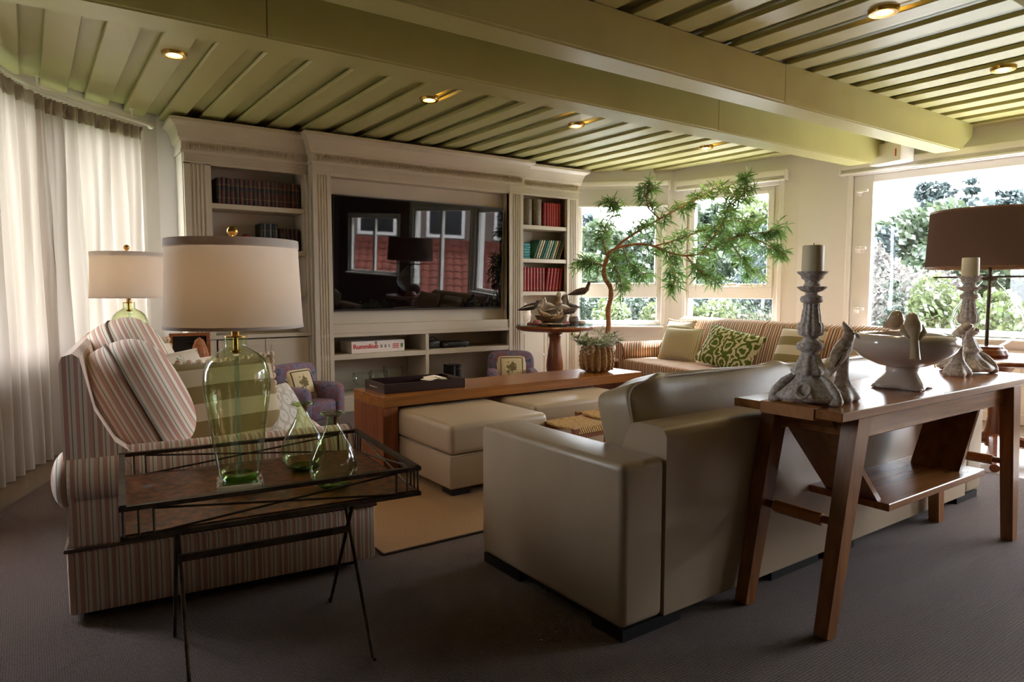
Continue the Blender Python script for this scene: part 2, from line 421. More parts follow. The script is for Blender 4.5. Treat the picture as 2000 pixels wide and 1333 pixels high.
# ------------------------------------------------------------------ the room shell
ZL, ZU, ZT = 2.665, 2.712, 2.735          # low boards, recessed boards, top of walls
PTS = [(-2.2, 0.0), (-0.9, 3.4), (-0.4, 5.1), (0.02, 6.0), (0.98, 6.75), (5.6, 6.75), (6.61, 5.86), (6.97, 4.38), (7.2, 1.2), (6.9, -1.0), (6.0, -2.8), (3.5, -4.0), (-1.5, -4.0)]
WALL_T = 0.2
def wall_frame(i):
    A = Vector(PTS[i]); B = Vector(PTS[(i + 1) % len(PTS)]); d = (B - A); L = d.length; d.normalize()
    return A, B, d, L, math.atan2(d.y, d.x)
def wall(i, name, openings=(), mat='wall_paint'):
    A, B, d, L, ang = wall_frame(i)
    e = 0.06
    ss = sorted({-e, L + e} | {o[0] for o in openings} | {o[1] for o in openings})
    zs = sorted({0.0, ZT} | {o[2] for o in openings} | {o[3] for o in openings})
    mb = MB()
    for a, b in zip(ss, ss[1:]):
        run = None
        for z0, z1 in zip(zs, zs[1:]):
            mid = ((a + b) / 2, (z0 + z1) / 2)
            if any(o[0] < mid[0] < o[1] and o[2] < mid[1] < o[3] for o in openings): continue
            mb.box(a, b, 0, WALL_T, z0, z1)
    o = mb.build(name, mat, loc=(A.x, A.y, 0), rot=(0, 0, ang), smooth=False)
    return tag(o, kind='structure')
OPEN = {1: [(0.2, 1.55, 0.72, 2.5)], 2: [(0.16, 0.88, 0.72, 2.5)], 3: [(0.14, 1.02, 0.72, 2.5)],
        5: [(0.14, 1.21, 0.74, 2.36)], 6: [(0.19, 1.31, 0.74, 2.36)], 7: [(0.58, 3.12, 0.76, 2.36)],
        8: [(0.12, 2.08, 0.45, 2.38)], 9: [(0.3, 1.7, 0.90, 2.20)]}
NAMES = ['wall_rear_left', 'wall_left_near', 'wall_left_curtain', 'wall_left_corner', 'wall_back', 'wall_bay_left', 'wall_bay_middle', 'wall_right', 'wall_right_near', 'wall_right_rear', 'wall_rear_right', 'wall_rear', 'wall_rear_corner']
for i, nm in enumerate(NAMES): wall(i, nm, OPEN.get(i, ()), 'rear_paint' if i in (0, 9, 10, 11, 12) else 'wall_paint')

def y_range(x):
    ys = []
    for i in range(len(PTS)):
        (x0, y0), (x1, y1) = PTS[i], PTS[(i + 1) % len(PTS)]
        if (x0 - x) * (x1 - x) <= 0 and x0 != x1: ys.append(y0 + (y1 - y0) * (x - x0) / (x1 - x0))
    return (min(ys), max(ys)) if len(ys) > 1 else None
mb = MB(); mb.prism([(x, y) for x, y in PTS], 2, -0.12, 0.0)
tag(mb.build('floor', 'floor_wood', smooth=False), kind='structure')
# fitted carpet over most of the floor, leaving the timber strip along the curtains
cp = [(-2.0, 0.0), (-0.72, 3.2), (-0.17, 4.51), (0.11, 5.21), (0.55, 5.95), (1.05, 6.30), (4.75, 6.30), (5.02, 4.5), (5.08, 1.2), (5.0, -1.0), (4.4, -2.6), (3.0, -3.7), (-1.4, -3.7)]
mb = MB(); mb.prism(cp, 2, 0.0005, 0.008)
fc = mb.build('carpet', 'carpet', smooth=False)
tag(fc, 'dark brown-grey fitted carpet with a fine woven pattern covering the floor', 'carpet', kind='structure')
mb = MB(); mb.prism([(x * 1.03 - 0.06, y * 1.03 - 0.03) for x, y in PTS], 2, ZT, ZT + 0.15)
ceil = tag(mb.build('ceiling', 'ceiling_paint', smooth=False), kind='structure')
PER = 0.285; LW = 0.168
for k in range(-16, 20):
    xc = 2.36 + PER * k                      # centre of a recessed strip
    for nm, c, w, z0, z1 in (('recessed_board', xc, PER - LW + 0.03, ZU, ZU + 0.02), ('board', xc + PER / 2, LW, ZL, ZL + 0.028)):
        yr = y_range(min(max(c, -2.1), 7.1))
        if not yr or c < -2.1 or c > 7.1: continue
        b = MB(); b.box(c - w / 2, c + w / 2, yr[0] - 0.05, yr[1] + 0.05, z0, z1, 0.004, 1)
        b.build(nm, 'ceiling_paint', ceil, smooth=False)
for j, (y0, y1, x0, x1) in enumerate(((2.70, 2.90, -1.7, 6.95), (3.46, 3.68, -0.9, 6.93), (1.00, 1.22, -1.9, 7.1))):
    bm_ = tag(bpy.data.objects.new('trim_%d' % (j + 1), None), kind='structure'); COL.objects.link(bm_)
    tag(bm_, 'boxed olive-green ceiling beam', None)
    xs = [x0, 1.0, 4.1 + 0.3 * j, x1]
    for a, b in zip(xs, xs[1:]):             # beams are cased in lengths with visible butt joints
        m = MB(); m.box(a + 0.001, b - 0.001, y0, y1, 2.42, ZL - 0.001, 0.004, 1)
        if b == x1:                          # cut-back end
            m = MB(); m.prism([(a + 0.001, 2.42), (b - 0.22, 2.42), (b, 2.56), (b, ZL - 0.001), (a + 0.001, ZL - 0.001)], 1, y0, y1)
        m.build('beam_casing', 'ceiling_paint', bm_, smooth=False)
    m = MB(); m.box(x0, x1 - 0.25, y0 + 0.012, y1 - 0.012, 2.412, 2.4205); m.build('beam_soffit', 'ceiling_paint', bm_, smooth=False)

# baseboards on the walls one can see
for nm, i, s0, s1 in (('baseboard_left', 2, 0, 0.99), ('baseboard_corner', 3, 0, 1.2), ('baseboard_back', 4, 0, 0.14)):
    A, B, d, L, ang = wall_frame(i)
    m = MB(); m.box(s0, s1, -0.018, 0.0, 0, 0.1, 0.004, 1)
    tag(m.build(nm, 'window_white', loc=(A.x, A.y, 0.0), rot=(0, 0, ang)), kind='structure')

# ------------------------------------------------------------------ windows
def window(n, i, rows, sash=0.0, handle=False, jl=0.05, jr=0.05, mull=()):
    A, B, d, L, ang = wall_frame(i); s0, s1, z0, z1 = OPEN[i][0]; w = s1 - s0; h = z1 - z0
    p = A + d * s0
    root = tag(bpy.data.objects.new('window_%d' % n, None), kind='structure'); COL.objects.link(root)
    root.location = (p.x, p.y, z0); root.rotation_euler = (0, 0, ang)
    y0, y1 = 0.02, 0.10
    def bx(name, x0, x1, za, zb, ya=y0, yb=y1, mat='window_white', bev=0.006):
        m = MB(); m.box(x0, x1, ya, yb, za, zb, bev, 1); return m.build(name, mat, root)
    bx('jamb', 0, jl, 0, h); bx('jamb', w - jr, w, 0, h)
    bx('head', jl, w - jr, rows[-1][1] - z0, h); bx('sill_rail', jl, w - jr, 0, rows[0][0] - z0)
    bx('window_sill', -0.03, w + 0.03, -0.03, 0.0, -0.10, 0.06, bev=0.01)
    bx('casing', -0.05, 0, 0, h + 0.05, -0.012, 0.02); bx('casing', w, w + 0.05, 0, h + 0.05, -0.012, 0.02); bx('casing', 0, w, h, h + 0.05, -0.012, 0.02)
    for (a, b), (c, e) in zip(rows, rows[1:]): bx('transom', jl, w - jr, b - z0, c - z0, y0 - 0.01, y1)
    for k, (a, b) in enumerate(rows):
        xs = [jl] + [q for q in mull] + [w - jr]
        for q in mull: bx('mullion', q - 0.03, q + 0.03, a - z0, b - z0)
        if sash and k == len(rows) - 1:
            q = sash
            bx('sash', jl, jl + q, a - z0, b - z0, y0 - 0.02, y1 - 0.02); bx('sash', w - jr - q, w - jr, a - z0, b - z0, y0 - 0.02, y1 - 0.02)
            bx('sash', jl + q, w - jr - q, a - z0, a - z0 + q * 0.6, y0 - 0.02, y1 - 0.02); bx('sash', jl + q, w - jr - q, b - z0 - q * 0.6, b - z0, y0 - 0.02, y1 - 0.02)
        for xa, xb in zip(xs, xs[1:]):
            bx('pane', xa - 0.01, xb + 0.01, a - z0 - 0.01, b - z0 + 0.01, 0.06, 0.064, 'window_glass', 0)
    pl = bpy.data.lights.new('daylight_portal', 'AREA'); pl.shape = 'RECTANGLE'; pl.size = w; pl.size_y = h; pl.cycles.is_portal = True
    po = bpy.data.objects.new('daylight_portal', pl); COL.objects.link(po); po['kind'] = 'helper'
    c = A + d * (s0 + w / 2) + Vector((-d.y, d.x)) * 0.16
    po.location = (c.x, c.y, z0 + h / 2); po.rotation_euler = Vector((d.y, -d.x, 0)).to_track_quat('-Z', 'Y').to_euler()
    return root, w, h
window(1, 5, [(0.80, 1.09), (1.26, 2.30)], sash=0.03)
w2, ww, wh = window(2, 6, [(0.80, 1.085), (1.22, 2.32)], sash=0.07, jl=0.03, jr=0.06)
m = MB(); m.box(0.5, 0.66, -0.035, -0.012, 0.50, 0.525, 0.005); m.box(0.56, 0.6, -0.02, 0.02, 0.49, 0.535, 0.004); m.build('window_handle', 'window_white', w2)
w3, ww, wh = window(3, 7, [(0.82, 2.28)], jl=0.19, jr=0.08)
for zz in (0.22, 0.84, 1.42):
    m = MB(); m.box(0.05, 0.095, -0.02, 0.03, zz - 0.03, zz + 0.04, 0.008); m.box(0.06, 0.17, -0.055, -0.03, zz + 0.005, zz + 0.03, 0.008); m.box(0.06, 0.085, -0.05, 0.02, zz + 0.0, zz + 0.03, 0.004)
    m.build('window_latch', 'window_white', w3)
m = MB(); m.box(0.188, 0.2, 0.0, 0.02, 0.07, 1.52, 0.003); m.build('seal_strip', 'window_white', w3)
for n, i in ((4, 8), (5, 9), (6, 1), (7, 2), (8, 3)):
    A, B, d, L, ang = wall_frame(i); o = OPEN[i][0]
    window(n, i, [(o[2] + 0.06, o[3] - 0.06)], mull=((o[1] - o[0]) / 2,) if i in (8, 9, 10) else ())

def on_wall(i, s, off, z):
    A, B, d, L, ang = wall_frame(i); p = A + d * s - Vector((-d.y, d.x)) * off
    return (p.x, p.y, z), ang
def blind(i, s0, s1, z, label, drop=0.0):
    loc, ang = on_wall(i, s0, 0.0, z); w = s1 - s0
    t = thing('roller_blind', label, 'blind', loc, ang, 'white roller blinds above the windows')
    m = MB(); m.tube([(0, -0.045, 0), (w, -0.045, 0)], 0.032, 14); m.build('roller', 'blind_fabric', t)
    m = MB(); m.box(0, w, -0.085, -0.003, 0.012, 0.075, 0.008); m.build('head_rail', 'window_white', t)
    for x in (0.0, w - 0.012):
        m = MB(); m.box(x - 0.006, x + 0.018, -0.088, -0.001, -0.035, 0.078, 0.005); m.build('bracket', 'window_white', t)
    m = MB(); m.box(0.02, w - 0.02, -0.072, -0.069, -drop - 0.02, 0.0); m.build('blind_cloth', 'blind_fabric', t, smooth=False)
    m = MB(); m.tube([(0.02, -0.0705, -drop - 0.03), (w - 0.02, -0.0705, -drop - 0.03)], 0.013, 10); m.build('hem_bar', 'window_white', t)
blind(5, 0.06, 1.29, 2.46, 'grey roller blind pulled partway down in the window behind the shorebird', 0.20)
blind(6, 0.06, 1.40, 2.44, 'narrow rolled-up blind above the window nearest the striped window sofa', 0.0)
blind(7, 0.47, 3.05, 2.41, 'long rolled-up white blind above the wide window behind the brown lamp', 0.0)
loc, ang = on_wall(7, 0.98, 0.02, 2.44)
t = thing('wall_speaker', 'white flat-fronted box on the wall between the two beam ends', 'speaker', loc, ang - R(20))
m = MB(); m.box(-0.12, 0.24, -0.2, -0.02, -0.03, 0.17, 0.02); m.build('housing', 'window_white', t)
m = MB(); m.box(0.18, 0.195, -0.2015, -0.199, 0.02, 0.09); m.build('red_mark', 'print_red', t, smooth=False)
m = MB(); m.lathe([(0.0, 0), (0.012, 0), (0.012, 0.004), (0, 0.004)], 14, M=T(-0.09, -0.199, 0.14) @ RX(90)); m.build('lens', 'black_plastic', t)
m = MB(); m.box(0.0, 0.12, -0.03, 0.018, 0.03, 0.12); m.build('bracket', 'window_white', t)

# ------------------------------------------------------------------ downlights
dl = None
for j, (x, y, lab) in enumerate(((0.81, 4.78, 'lit recessed downlight in the ceiling nearest the curtain'), (2.59, 4.76, 'lit recessed downlight in the ceiling in front of the television'),
                 (4.06, 4.74, 'lit recessed downlight in the ceiling in front of the narrow red-book case'), (5.78, 4.70, 'lit recessed downlight in the ceiling nearest the bay windows'),
                 (3.74, 1.90, 'lit recessed downlight above the console table'), (5.34, 1.91, 'lit recessed downlight nearest the wide right-hand window'))):
    if dl is None:
        dl = thing('ceiling_downlight', lab, 'downlight', (x, y, ZL), 0, 'lit recessed ceiling downlights')
        m = MB(); m.lathe([(0.046, -0.001), (0.048, -0.018), (0.070, -0.020), (0.076, -0.002), (0.076, 0.012), (0.046, 0.012)], 28, caps=False); m.build('trim_ring', 'brass', dl)
        m = MB(); m.ball((0, 0, 0.0), (0.046, 0.046, 0.022), 20, 8); m.build('bulb', 'downlight_glow', dl)
    else: copy_thing(dl, (x, y, ZL), label=lab)
    L = bpy.data.lights.new('downlight', 'SPOT'); L.energy = 9; L.color = (1, 0.72, 0.42); L.spot_size = R(110); L.spot_blend = 0.7; L.shadow_soft_size = 0.03
    lo = bpy.data.objects.new('downlight_beam', L); COL.objects.link(lo); lo.location = (x, y, ZL - 0.03); lo['kind'] = 'helper'

# ------------------------------------------------------------------ curtains and their rod
QC = [Vector(q) for q in ((0.85, 6.50), (0.50, 6.20), (0.14, 5.86), (0.0, 5.60), (-0.14, 5.24), (-0.32, 4.70), (-0.52, 4.05))]
def along(s):
    for a, b in zip(QC, QC[1:]):
        L = (b - a).length
        if s <= L: return a + (b - a) * (s / L), (b - a).normalized()
        s -= L
    return QC[-1] + (QC[-1] - QC[-2]).normalized() * s, (QC[-1] - QC[-2]).normalized()
ROD_Z = 2.545
def curtain(s0, s1, label, seed, pinch_top=0.0):
    rnd = random.Random(seed); ph = [rnd.uniform(0, 6) for _ in range(6)]
    t = thing('sheer_curtain', label, 'curtain', (0, 0, 0), 0, 'floor-length sheer curtains')
    L = s1 - s0
    def fn(u, v):
        s = s0 + L * u; z = 0.012 + (ROD_Z - 0.03) * v
        spread = (1 - v) ** 0.7
        p, d = along(s + 0.012 * math.sin(9 * v + ph[0] + 20 * u))
        nrm = Vector((-d.y, d.x))
        a = 0.022 + 0.026 * spread
        w = a * math.sin(2 * math.pi * s / 0.145 + ph[1] + 0.5 * math.sin(2.2 * v + ph[2])) + 0.012 * math.sin(2 * math.pi * s / 0.061 + ph[3]) * (0.4 + v)
        q = p + nrm * w
        return (q.x, q.y, z)
    m = MB(); m.grid(fn, int(L * 130), 22); m.build('cloth', 'curtain_sheer', t, angle=80)
    def fr(u, v):
        s = s0 + L * u; p, d = along(s); nrm = Vector((-d.y, d.x))
        q = p - nrm * 0.02 + nrm * (0.04 * math.sin(2 * math.pi * s / 0.045 + 2 * v) + 0.012 * math.sin(2 * math.pi * s / 0.019)) * (0.5 + abs(v - 0.5))
        return (q.x, q.y, ROD_Z - 0.115 + 0.105 * v)
    m = MB(); m.grid(fr, int(L * 220), 4); m.build('ruffled_heading', 'curtain_sheer', t, angle=80)
    return t
curtain(0.03, 1.16, 'sheer white curtain panel hanging nearest the bookcase', 3)
curtain(1.22, 3.1, 'sheer white curtain panel at the left edge of the picture', 5)
t = thing('curtain_rod', 'white bent curtain rod with ball end fixed under the ceiling', 'curtain rod', (0, 0, ROD_Z + 0.03))
path = [Vector((0.90, 6.545, 0))] + [Vector((q.x, q.y, 0)) for q in QC]
m = MB(); m.tube(path, 0.014, 10); m.build('rod', 'window_white', t)
m = MB(); m.ball((0.91, 6.555, 0), 0.03, 14, 10); m.build('finial', 'window_white', t)
for s in (0.12, 1.0, 1.75):
    p, d = along(s); nrm = Vector((d.y, -d.x)) * -1
    m = MB(); m.tube([(p.x, p.y, 0.0), (p.x, p.y, ZL - ROD_Z - 0.035)], 0.008, 8); m.lathe([(0.02, 0), (0.02, 0.006)], 12, c=(p.x, p.y, ZL - ROD_Z - 0.037)); m.build('hanger', 'window_white', t)

# ------------------------------------------------------------------ white boarding below the wide window
A_, B_, d_, L_, ang_ = wall_frame(7)
wp = tag(bpy.data.objects.new('trim_4', None), kind='structure'); COL.objects.link(wp); wp.location = (A_.x, A_.y, 0); wp.rotation_euler = (0, 0, ang_)
bmesh_board = MB().box(-0.042, 0.042, -0.03, 0, 0.1, 0.62, 0.006, 1).mesh('wainscot_board', 'window_white', smooth=False)
for k in range(30):
    s_ = 0.6 + 0.086 * k
    if s_ < 3.1: inst('wainscot_board', bmesh_board, wp, (s_, 0, 0))
m = MB(); m.box(0.55, 3.15, -0.04, 0, 0.62, 0.66, 0.006, 1); m.build('wainscot_cap', 'window_white', wp); m = MB(); m.box(0.55, 3.15, -0.04, 0, 0.0, 0.1, 0.006, 1); m.build('wainscot_base', 'window_white', wp)
# ------------------------------------------------------------------ bookcase wall: three joined cabinets
def pilaster(t, x0, x1, yf, z0, z1, mat='cabinet_paint'):
    # fluted front board: profile in x,y extruded upward
    w = x1 - x0; pts = [(x0, yf + 0.05), (x0, yf)]
    n = 4; fw = w * 0.6 / n; gx = x0 + w * 0.2
    for i in range(n):
        a = gx + i * fw
        pts += [(a + fw * 0.18, yf), (a + fw * 0.3, yf + 0.008), (a + fw * 0.7, yf + 0.008), (a + fw * 0.82, yf)]
    pts += [(x1, yf), (x1, yf + 0.05)]
    m = MB(); m.prism(pts, 2, z0 + 0.16, z1 - 0.02); m.box(x0 - 0.004, x1 + 0.004, yf - 0.008, yf + 0.05, z0, z0 + 0.16, 0.004, 1)
    m.box(x0 - 0.003, x1 + 0.003, yf - 0.006, yf + 0.05, z1 - 0.02, z1, 0.003, 1)
    m.build('pilaster', mat, t, smooth=False)
CORN = [(0.0, 2.36), (0.012, 2.36), (0.014, 2.385), (0.006, 2.39), (0.006, 2.455), (0.02, 2.46), (0.024, 2.475), (0.03, 2.48), (0.036, 2.52), (0.06, 2.575), (0.095, 2.60), (0.10, 2.605), (0.10, 2.632), (0.0, 2.632)]
def cornice(t, path):
    m = MB(); m.sweep(path, CORN); m.build('cornice', 'cabinet_paint', t, angle=25)
def ornament(t, x0, x1, yf):
    m = MB(); n = int((x1 - x0) / 0.042); st = (x1 - x0) / n
    for i in range(n):
        x = x0 + (i + 0.5) * st
        for dx, dz in ((-st / 4, 0.0), (st / 4, 0.0)):
            m.add([(x + dx - st * 0.22, yf, 2.4225), (x + dx, yf, 2.4225 - 0.031), (x + dx + st * 0.22, yf, 2.4225), (x + dx, yf, 2.4225 + 0.031), (x + dx, yf - 0.022, 2.4225)], [(0, 1, 4), (1, 2, 4), (2, 3, 4), (3, 0, 4)])
    tag(m.build('lozenge_moulding', 'cabinet_paint', t, smooth=False), kind='stuff')
def panel(t, name, x0, x1, y0, y1, z0, z1, bev=0.003, mat='cabinet_paint'):
    m = MB(); m.box(x0, x1, y0, y1, z0, z1, bev, 1); return m.build(name, mat, t, smooth=False)
def reeded(t, x0, x1, yf, z0, z1):
    m = MB(); m.box(x0, x1, yf, yf + 0.04, z0, z1)
    n = 3; h = (z1 - z0) / (n + 1)
    for i in range(n): m.box(x0 + 0.02, x1 - 0.02, yf - 0.007, yf + 0.001, z0 + h * (i + 0.7), z0 + h * (i + 1.25), 0.003, 1)
    m.build('reeded_frieze', 'cabinet_paint', t, smooth=False)
def door(t, x0, x1, yf, z0, z1, knob_x):
    m = MB(); m.box(x0, x1, yf - 0.02, yf, z0, z1, 0.003, 1)
    m.box(x0 + 0.05, x1 - 0.05, yf - 0.026, yf - 0.018, z0 + 0.05, z1 - 0.05, 0.006, 1)
    d = m.build('door', 'cabinet_paint', t, smooth=False)
    k = MB(); k.lathe([(0.004, 0), (0.005, 0.012), (0.012, 0.018), (0.013, 0.026), (0.006, 0.031), (0, 0.032)], 14, M=T(knob_x, yf - 0.02, 0.42) @ RX(90)); k.build('knob', 'window_white', d)
BACK = 6.745
# --- left cabinet
YL = 6.42
left = thing('bookcase', 'tall cream left-hand bookcase section with brown leather volumes', 'bookcase', (0, 0, 0), 0, 'sections of the cream bookcase wall')
panel(left, 'side_panel', 1.12, 1.16, YL + 0.03, BACK, 0, 2.37); panel(left, 'side_panel', 2.16, 2.199, YL + 0.03, BACK, 0, 2.37)
panel(left, 'back_panel', 1.16, 2.16, BACK - 0.015, BACK, 0.1, 2.37)
pilaster(left, 1.13, 1.345, YL, 0, 2.30); panel(left, 'stile', 2.175, 2.199, YL, YL + 0.04, 0, 2.30)
reeded(left, 1.13, 2.199, YL, 2.27, 2.365)
for z in (1.905, 1.51, 1.13): panel(left, 'shelf', 1.16, 2.16, YL + 0.01, BACK - 0.015, z, z + 0.045)
panel(left, 'counter', 1.12, 2.199, YL - 0.015, BACK, 0.755, 0.79); panel(left, 'plinth', 1.13, 2.199, YL, BACK, 0, 0.12)
panel(left, 'top_panel', 1.12, 2.199, YL, BACK, 2.365, 2.40)
door(left, 1.36, 1.765, YL + 0.02, 0.13, 0.745, 1.74); door(left, 1.77, 2.17, YL + 0.02, 0.13, 0.745, 1.80)
cornice(left, [(1.12, BACK), (1.12, YL), (2.199, YL)]); ornament(left, 1.14, 2.18, YL - 0.0065)
# --- centre cabinet
YC = 6.30
cen = thing('media_cabinet', 'wide cream centre cabinet holding the television with open compartments below', 'cabinet', (0, 0, 0), 0, 'sections of the cream bookcase wall')
panel(cen, 'side_panel', 2.20, 2.24, YC + 0.03, BACK, 0, 2.37); panel(cen, 'side_panel', 4.58, 4.619, YC + 0.03, BACK, 0, 2.37)
pilaster(cen, 2.20, 2.375, YC, 0, 2.285); pilaster(cen, 4.425, 4.619, YC, 0, 2.285)
reeded(cen, 2.375, 4.425, YC, 2.27, 2.365); panel(cen, 'frieze_end', 2.20, 2.375, YC, YC + 0.04, 2.285, 2.365); panel(cen, 'frieze_end', 4.425, 4.619, YC, YC + 0.04, 2.285, 2.365)
panel(cen, 'back_panel', 2.24, 4.58, YC + 0.13, YC + 0.15, 0.77, 2.37); panel(cen, 'back_panel', 2.24, 4.58, BACK - 0.015, BACK, 0.1, 0.77)
panel(cen, 'reveal', 2.36, 2.375, YC + 0.01, YC + 0.13, 0.77, 2.30); panel(cen, 'reveal', 4.425, 4.44, YC + 0.01, YC + 0.13, 0.77, 2.30); panel(cen, 'reveal', 2.36, 4.44, YC + 0.01, YC + 0.13, 2.26, 2.275)
panel(cen, 'rail', 2.375, 4.425, YC + 0.01, YC + 0.14, 0.77, 0.86); panel(cen, 'shelf', 2.24, 4.58, YC + 0.005, BACK - 0.02, 0.735, 0.77); panel(cen, 'shelf', 2.24, 4.58, YC + 0.005, BACK - 0.02, 0.515, 0.565)
panel(cen, 'divider', 3.36, 3.40, YC + 0.003, BACK - 0.02, 0.16, 0.735); panel(cen, 'bottom_panel', 2.24, 4.58, YC + 0.005, BACK - 0.02, 0.12, 0.16); panel(cen, 'plinth', 2.20, 4.619, YC + 0.004, BACK, 0, 0.12)
panel(cen, 'top_panel', 2.20, 4.619, YC, BACK, 2.365, 2.40)
cornice(cen, [(2.20, YL + 0.16), (2.20, YC), (4.619, YC), (4.619, YL + 0.16)]); ornament(cen, 2.22, 4.60, YC - 0.0065)
# --- right cabinet
right = thing('bookcase', 'narrow cream right-hand bookcase section with red and green books', 'bookcase', (0, 0, 0), 0, 'sections of the cream bookcase wall')
panel(right, 'side_panel', 4.62, 4.655, YL + 0.03, BACK, 0, 2.37); panel(right, 'side_panel', 5.50, 5.54, YL + 0.03, BACK, 0, 2.37)
panel(right, 'back_panel', 4.655, 5.50, BACK - 0.015, BACK, 0.1, 2.37)
pilaster(right, 5.365, 5.54, YL, 0, 2.30); panel(right, 'stile', 4.62, 4.665, YL, YL + 0.04, 0, 2.30)
reeded(right, 4.62, 5.54, YL, 2.285, 2.365)
for z in (1.90, 1.51, 1.125): panel(right, 'shelf', 4.655, 5.50, YL + 0.01, BACK - 0.015, z, z + 0.045)
panel(right, 'counter', 4.62, 5.54, YL - 0.015, BACK, 0.735, 0.77); panel(right, 'plinth', 4.62, 5.54, YL, BACK, 0, 0.12); panel(right, 'top_panel', 4.62, 5.54, YL, BACK, 2.365, 2.40)
door(right, 4.67, 5.015, YL + 0.02, 0.13, 0.725, 4.99); door(right, 5.02, 5.36, YL + 0.02, 0.13, 0.725, 5.05)
cornice(right, [(4.62, YL), (5.54, YL), (5.54, BACK)]); ornament(right, 4.64, 5.52, YL - 0.0065)

# ------------------------------------------------------------------ television
tv = thing('television', 'large flat black television mounted in the cream centre cabinet', 'television', (3.385, YC + 0.075, 0.985))
Mt = RX(2.3)
m = MB(); m.box(-0.985, 0.985, -0.0, 0.04, 0.0, 1.115, 0.004, 1, M=Mt); m.build('bezel', 'tv_bezel', tv, smooth=False)
m = MB(); m.box(-0.972, 0.972, -0.003, 0.0, 0.018, 1.103, M=Mt); m.build('screen', 'tv_screen', tv, smooth=False)
m = MB(); m.box(-0.25, 0.25, 0.03, 0.056, 0.3, 0.8); m.build('wall_mount', 'black_plastic', tv, smooth=False)

# ------------------------------------------------------------------ books
ORD = ['first', 'second', 'third', 'fourth', 'fifth', 'sixth', 'seventh', 'eighth', 'ninth', 'tenth', 'eleventh', 'twelfth', 'thirteenth', 'fourteenth', 'fifteenth', 'sixteenth', 'seventeenth', 'eighteenth', 'nineteenth', 'twentieth', 'twenty-first']
def bookmat(name, c, rough=0.5): plain('book_' + name, c, rough, c2=tuple(int(v * 0.82) for v in c), nscale=25); return 'book_' + name
for nm, c in dict(brown=(92, 40, 26), darkbrown=(56, 26, 20), black=(16, 16, 18), red=(150, 26, 22), scarlet=(176, 44, 30), maroon=(140, 44, 38), green=(52, 110, 84), cream=(206, 196, 172), aqua=(72, 150, 164), teal=(64, 136, 140), tan=(170, 130, 96), gold=(150, 118, 62), blue=(34, 28, 28), palegreen=(170, 200, 180), photo=(120, 104, 84)).items(): bookmat(nm, c)
BM = {}
def book_meshes(w, d, h, cover, bands, mode):
    key = (w, d, h, cover, bands, mode)
    if key in BM: return BM[key]
    m = MB(); c = 0.003                       # spine towards -y, rounded; cover boards; origin at base centre of the spine
    n = 6; prof = [(-w / 2 + w * i / n, -0.25 * w * (1 - (2 * i / n - 1) ** 2)) for i in range(n + 1)]
    m.prism(prof + [(w / 2, 0.004), (-w / 2, 0.004)], 2, 0, h)
    m.box(-w / 2, -w / 2 + c, 0.003, d, 0, h); m.box(w / 2 - c, w / 2, 0.003, d, 0, h)
    mc = m.mesh('cover', 'book_' + cover, 30)
    m = MB(); m.box(-w / 2 + c, w / 2 - c, 0.004, d - 0.006, 0.005, h - 0.005); mp = m.mesh('pages', 'page_block', smooth=False)
    out = [('cover', mc), ('pages', mp)]
    if bands:
        m = MB()
        zs = (0.25, 0.735) if mode == 0 else (0.12, 0.8)
        for q in zs: m.prism([(x * 1.02, y - 0.0012) for x, y in prof] + [(w / 2, 0.002), (-w / 2, 0.002)], 2, h * q, h * q + 0.004)
        out.append(('gilt_band', m.mesh('gilt_band', 'book_' + bands)))
        if mode == 0:
            m = MB(); m.prism([(x * 1.01, y - 0.0008) for x, y in prof] + [(w / 2, 0.002), (-w / 2, 0.002)], 2, h * 0.56, h * 0.70)
            out.append(('title_label', m.mesh('title_label', 'book_blue')))
    BM[key] = out; return out
def book(x, y, z, w, d, h, cover, label, group, bands=None, mode=0, lean=0.0, flat=False, rz=0.0):
    t = thing('book', label, 'book', (x, y, z), 0, group)
    for nm, me in book_meshes(round(w, 3), round(d, 3), round(h, 3), cover, bands, mode): inst(nm, me, t)
    if flat: t.rotation_euler = (0, R(-90), rz)
    else: t.rotation_euler = (0, R(lean), rz)
    return t
# left case, upper shelf: a full row of brown bindings
G = 'brown leather volumes on the upper left shelf'
x = 1.40
LW_ = [0.040, 0.036, 0.042, 0.038]
i = 0
while x < 2.13:
    w = LW_[i % 4]; book(x + w / 2, 6.50, 1.951, w - 0.002, 0.18, 0.235 if i % 3 else 0.230, 'brown' if i % 2 else 'darkbrown', ORD[i] + ' volume from the left in the reddish-brown leather row on the upper left shelf', G, 'gold', 0); x += w; i += 1
x = 1.40
for i in range(3):
    book(1.80 + i * 0.052, 6.50, 1.556, 0.050, 0.19, 0.245, 'black', ('leftmost', 'middle', 'rightmost')[i] + ' of three tall black gilt-banded books on the second left shelf', 'black gilt books', 'gold', 0)
for i in range(5):
    book(1.965 + i * 0.038, 6.52, 1.556, 0.036, 0.17, 0.21, 'darkbrown', ORD[i] + ' dark brown volume to the right of the three black gilt books', 'dark volumes on the second left shelf', None, 1)
t = thing('shell_ornament', 'small reddish-brown rounded ornament on the second left shelf', 'ornament', (1.66, 6.56, 1.556))
m = MB(); m.lathe([(0.03, 0), (0.034, 0.01), (0.02, 0.03), (0.05, 0.07), (0.055, 0.10), (0.03, 0.14), (0, 0.15)], 18, mod=lambda a, z, k: 1 + 0.08 * math.cos(7 * a)); m.build('body', 'book_maroon', t)
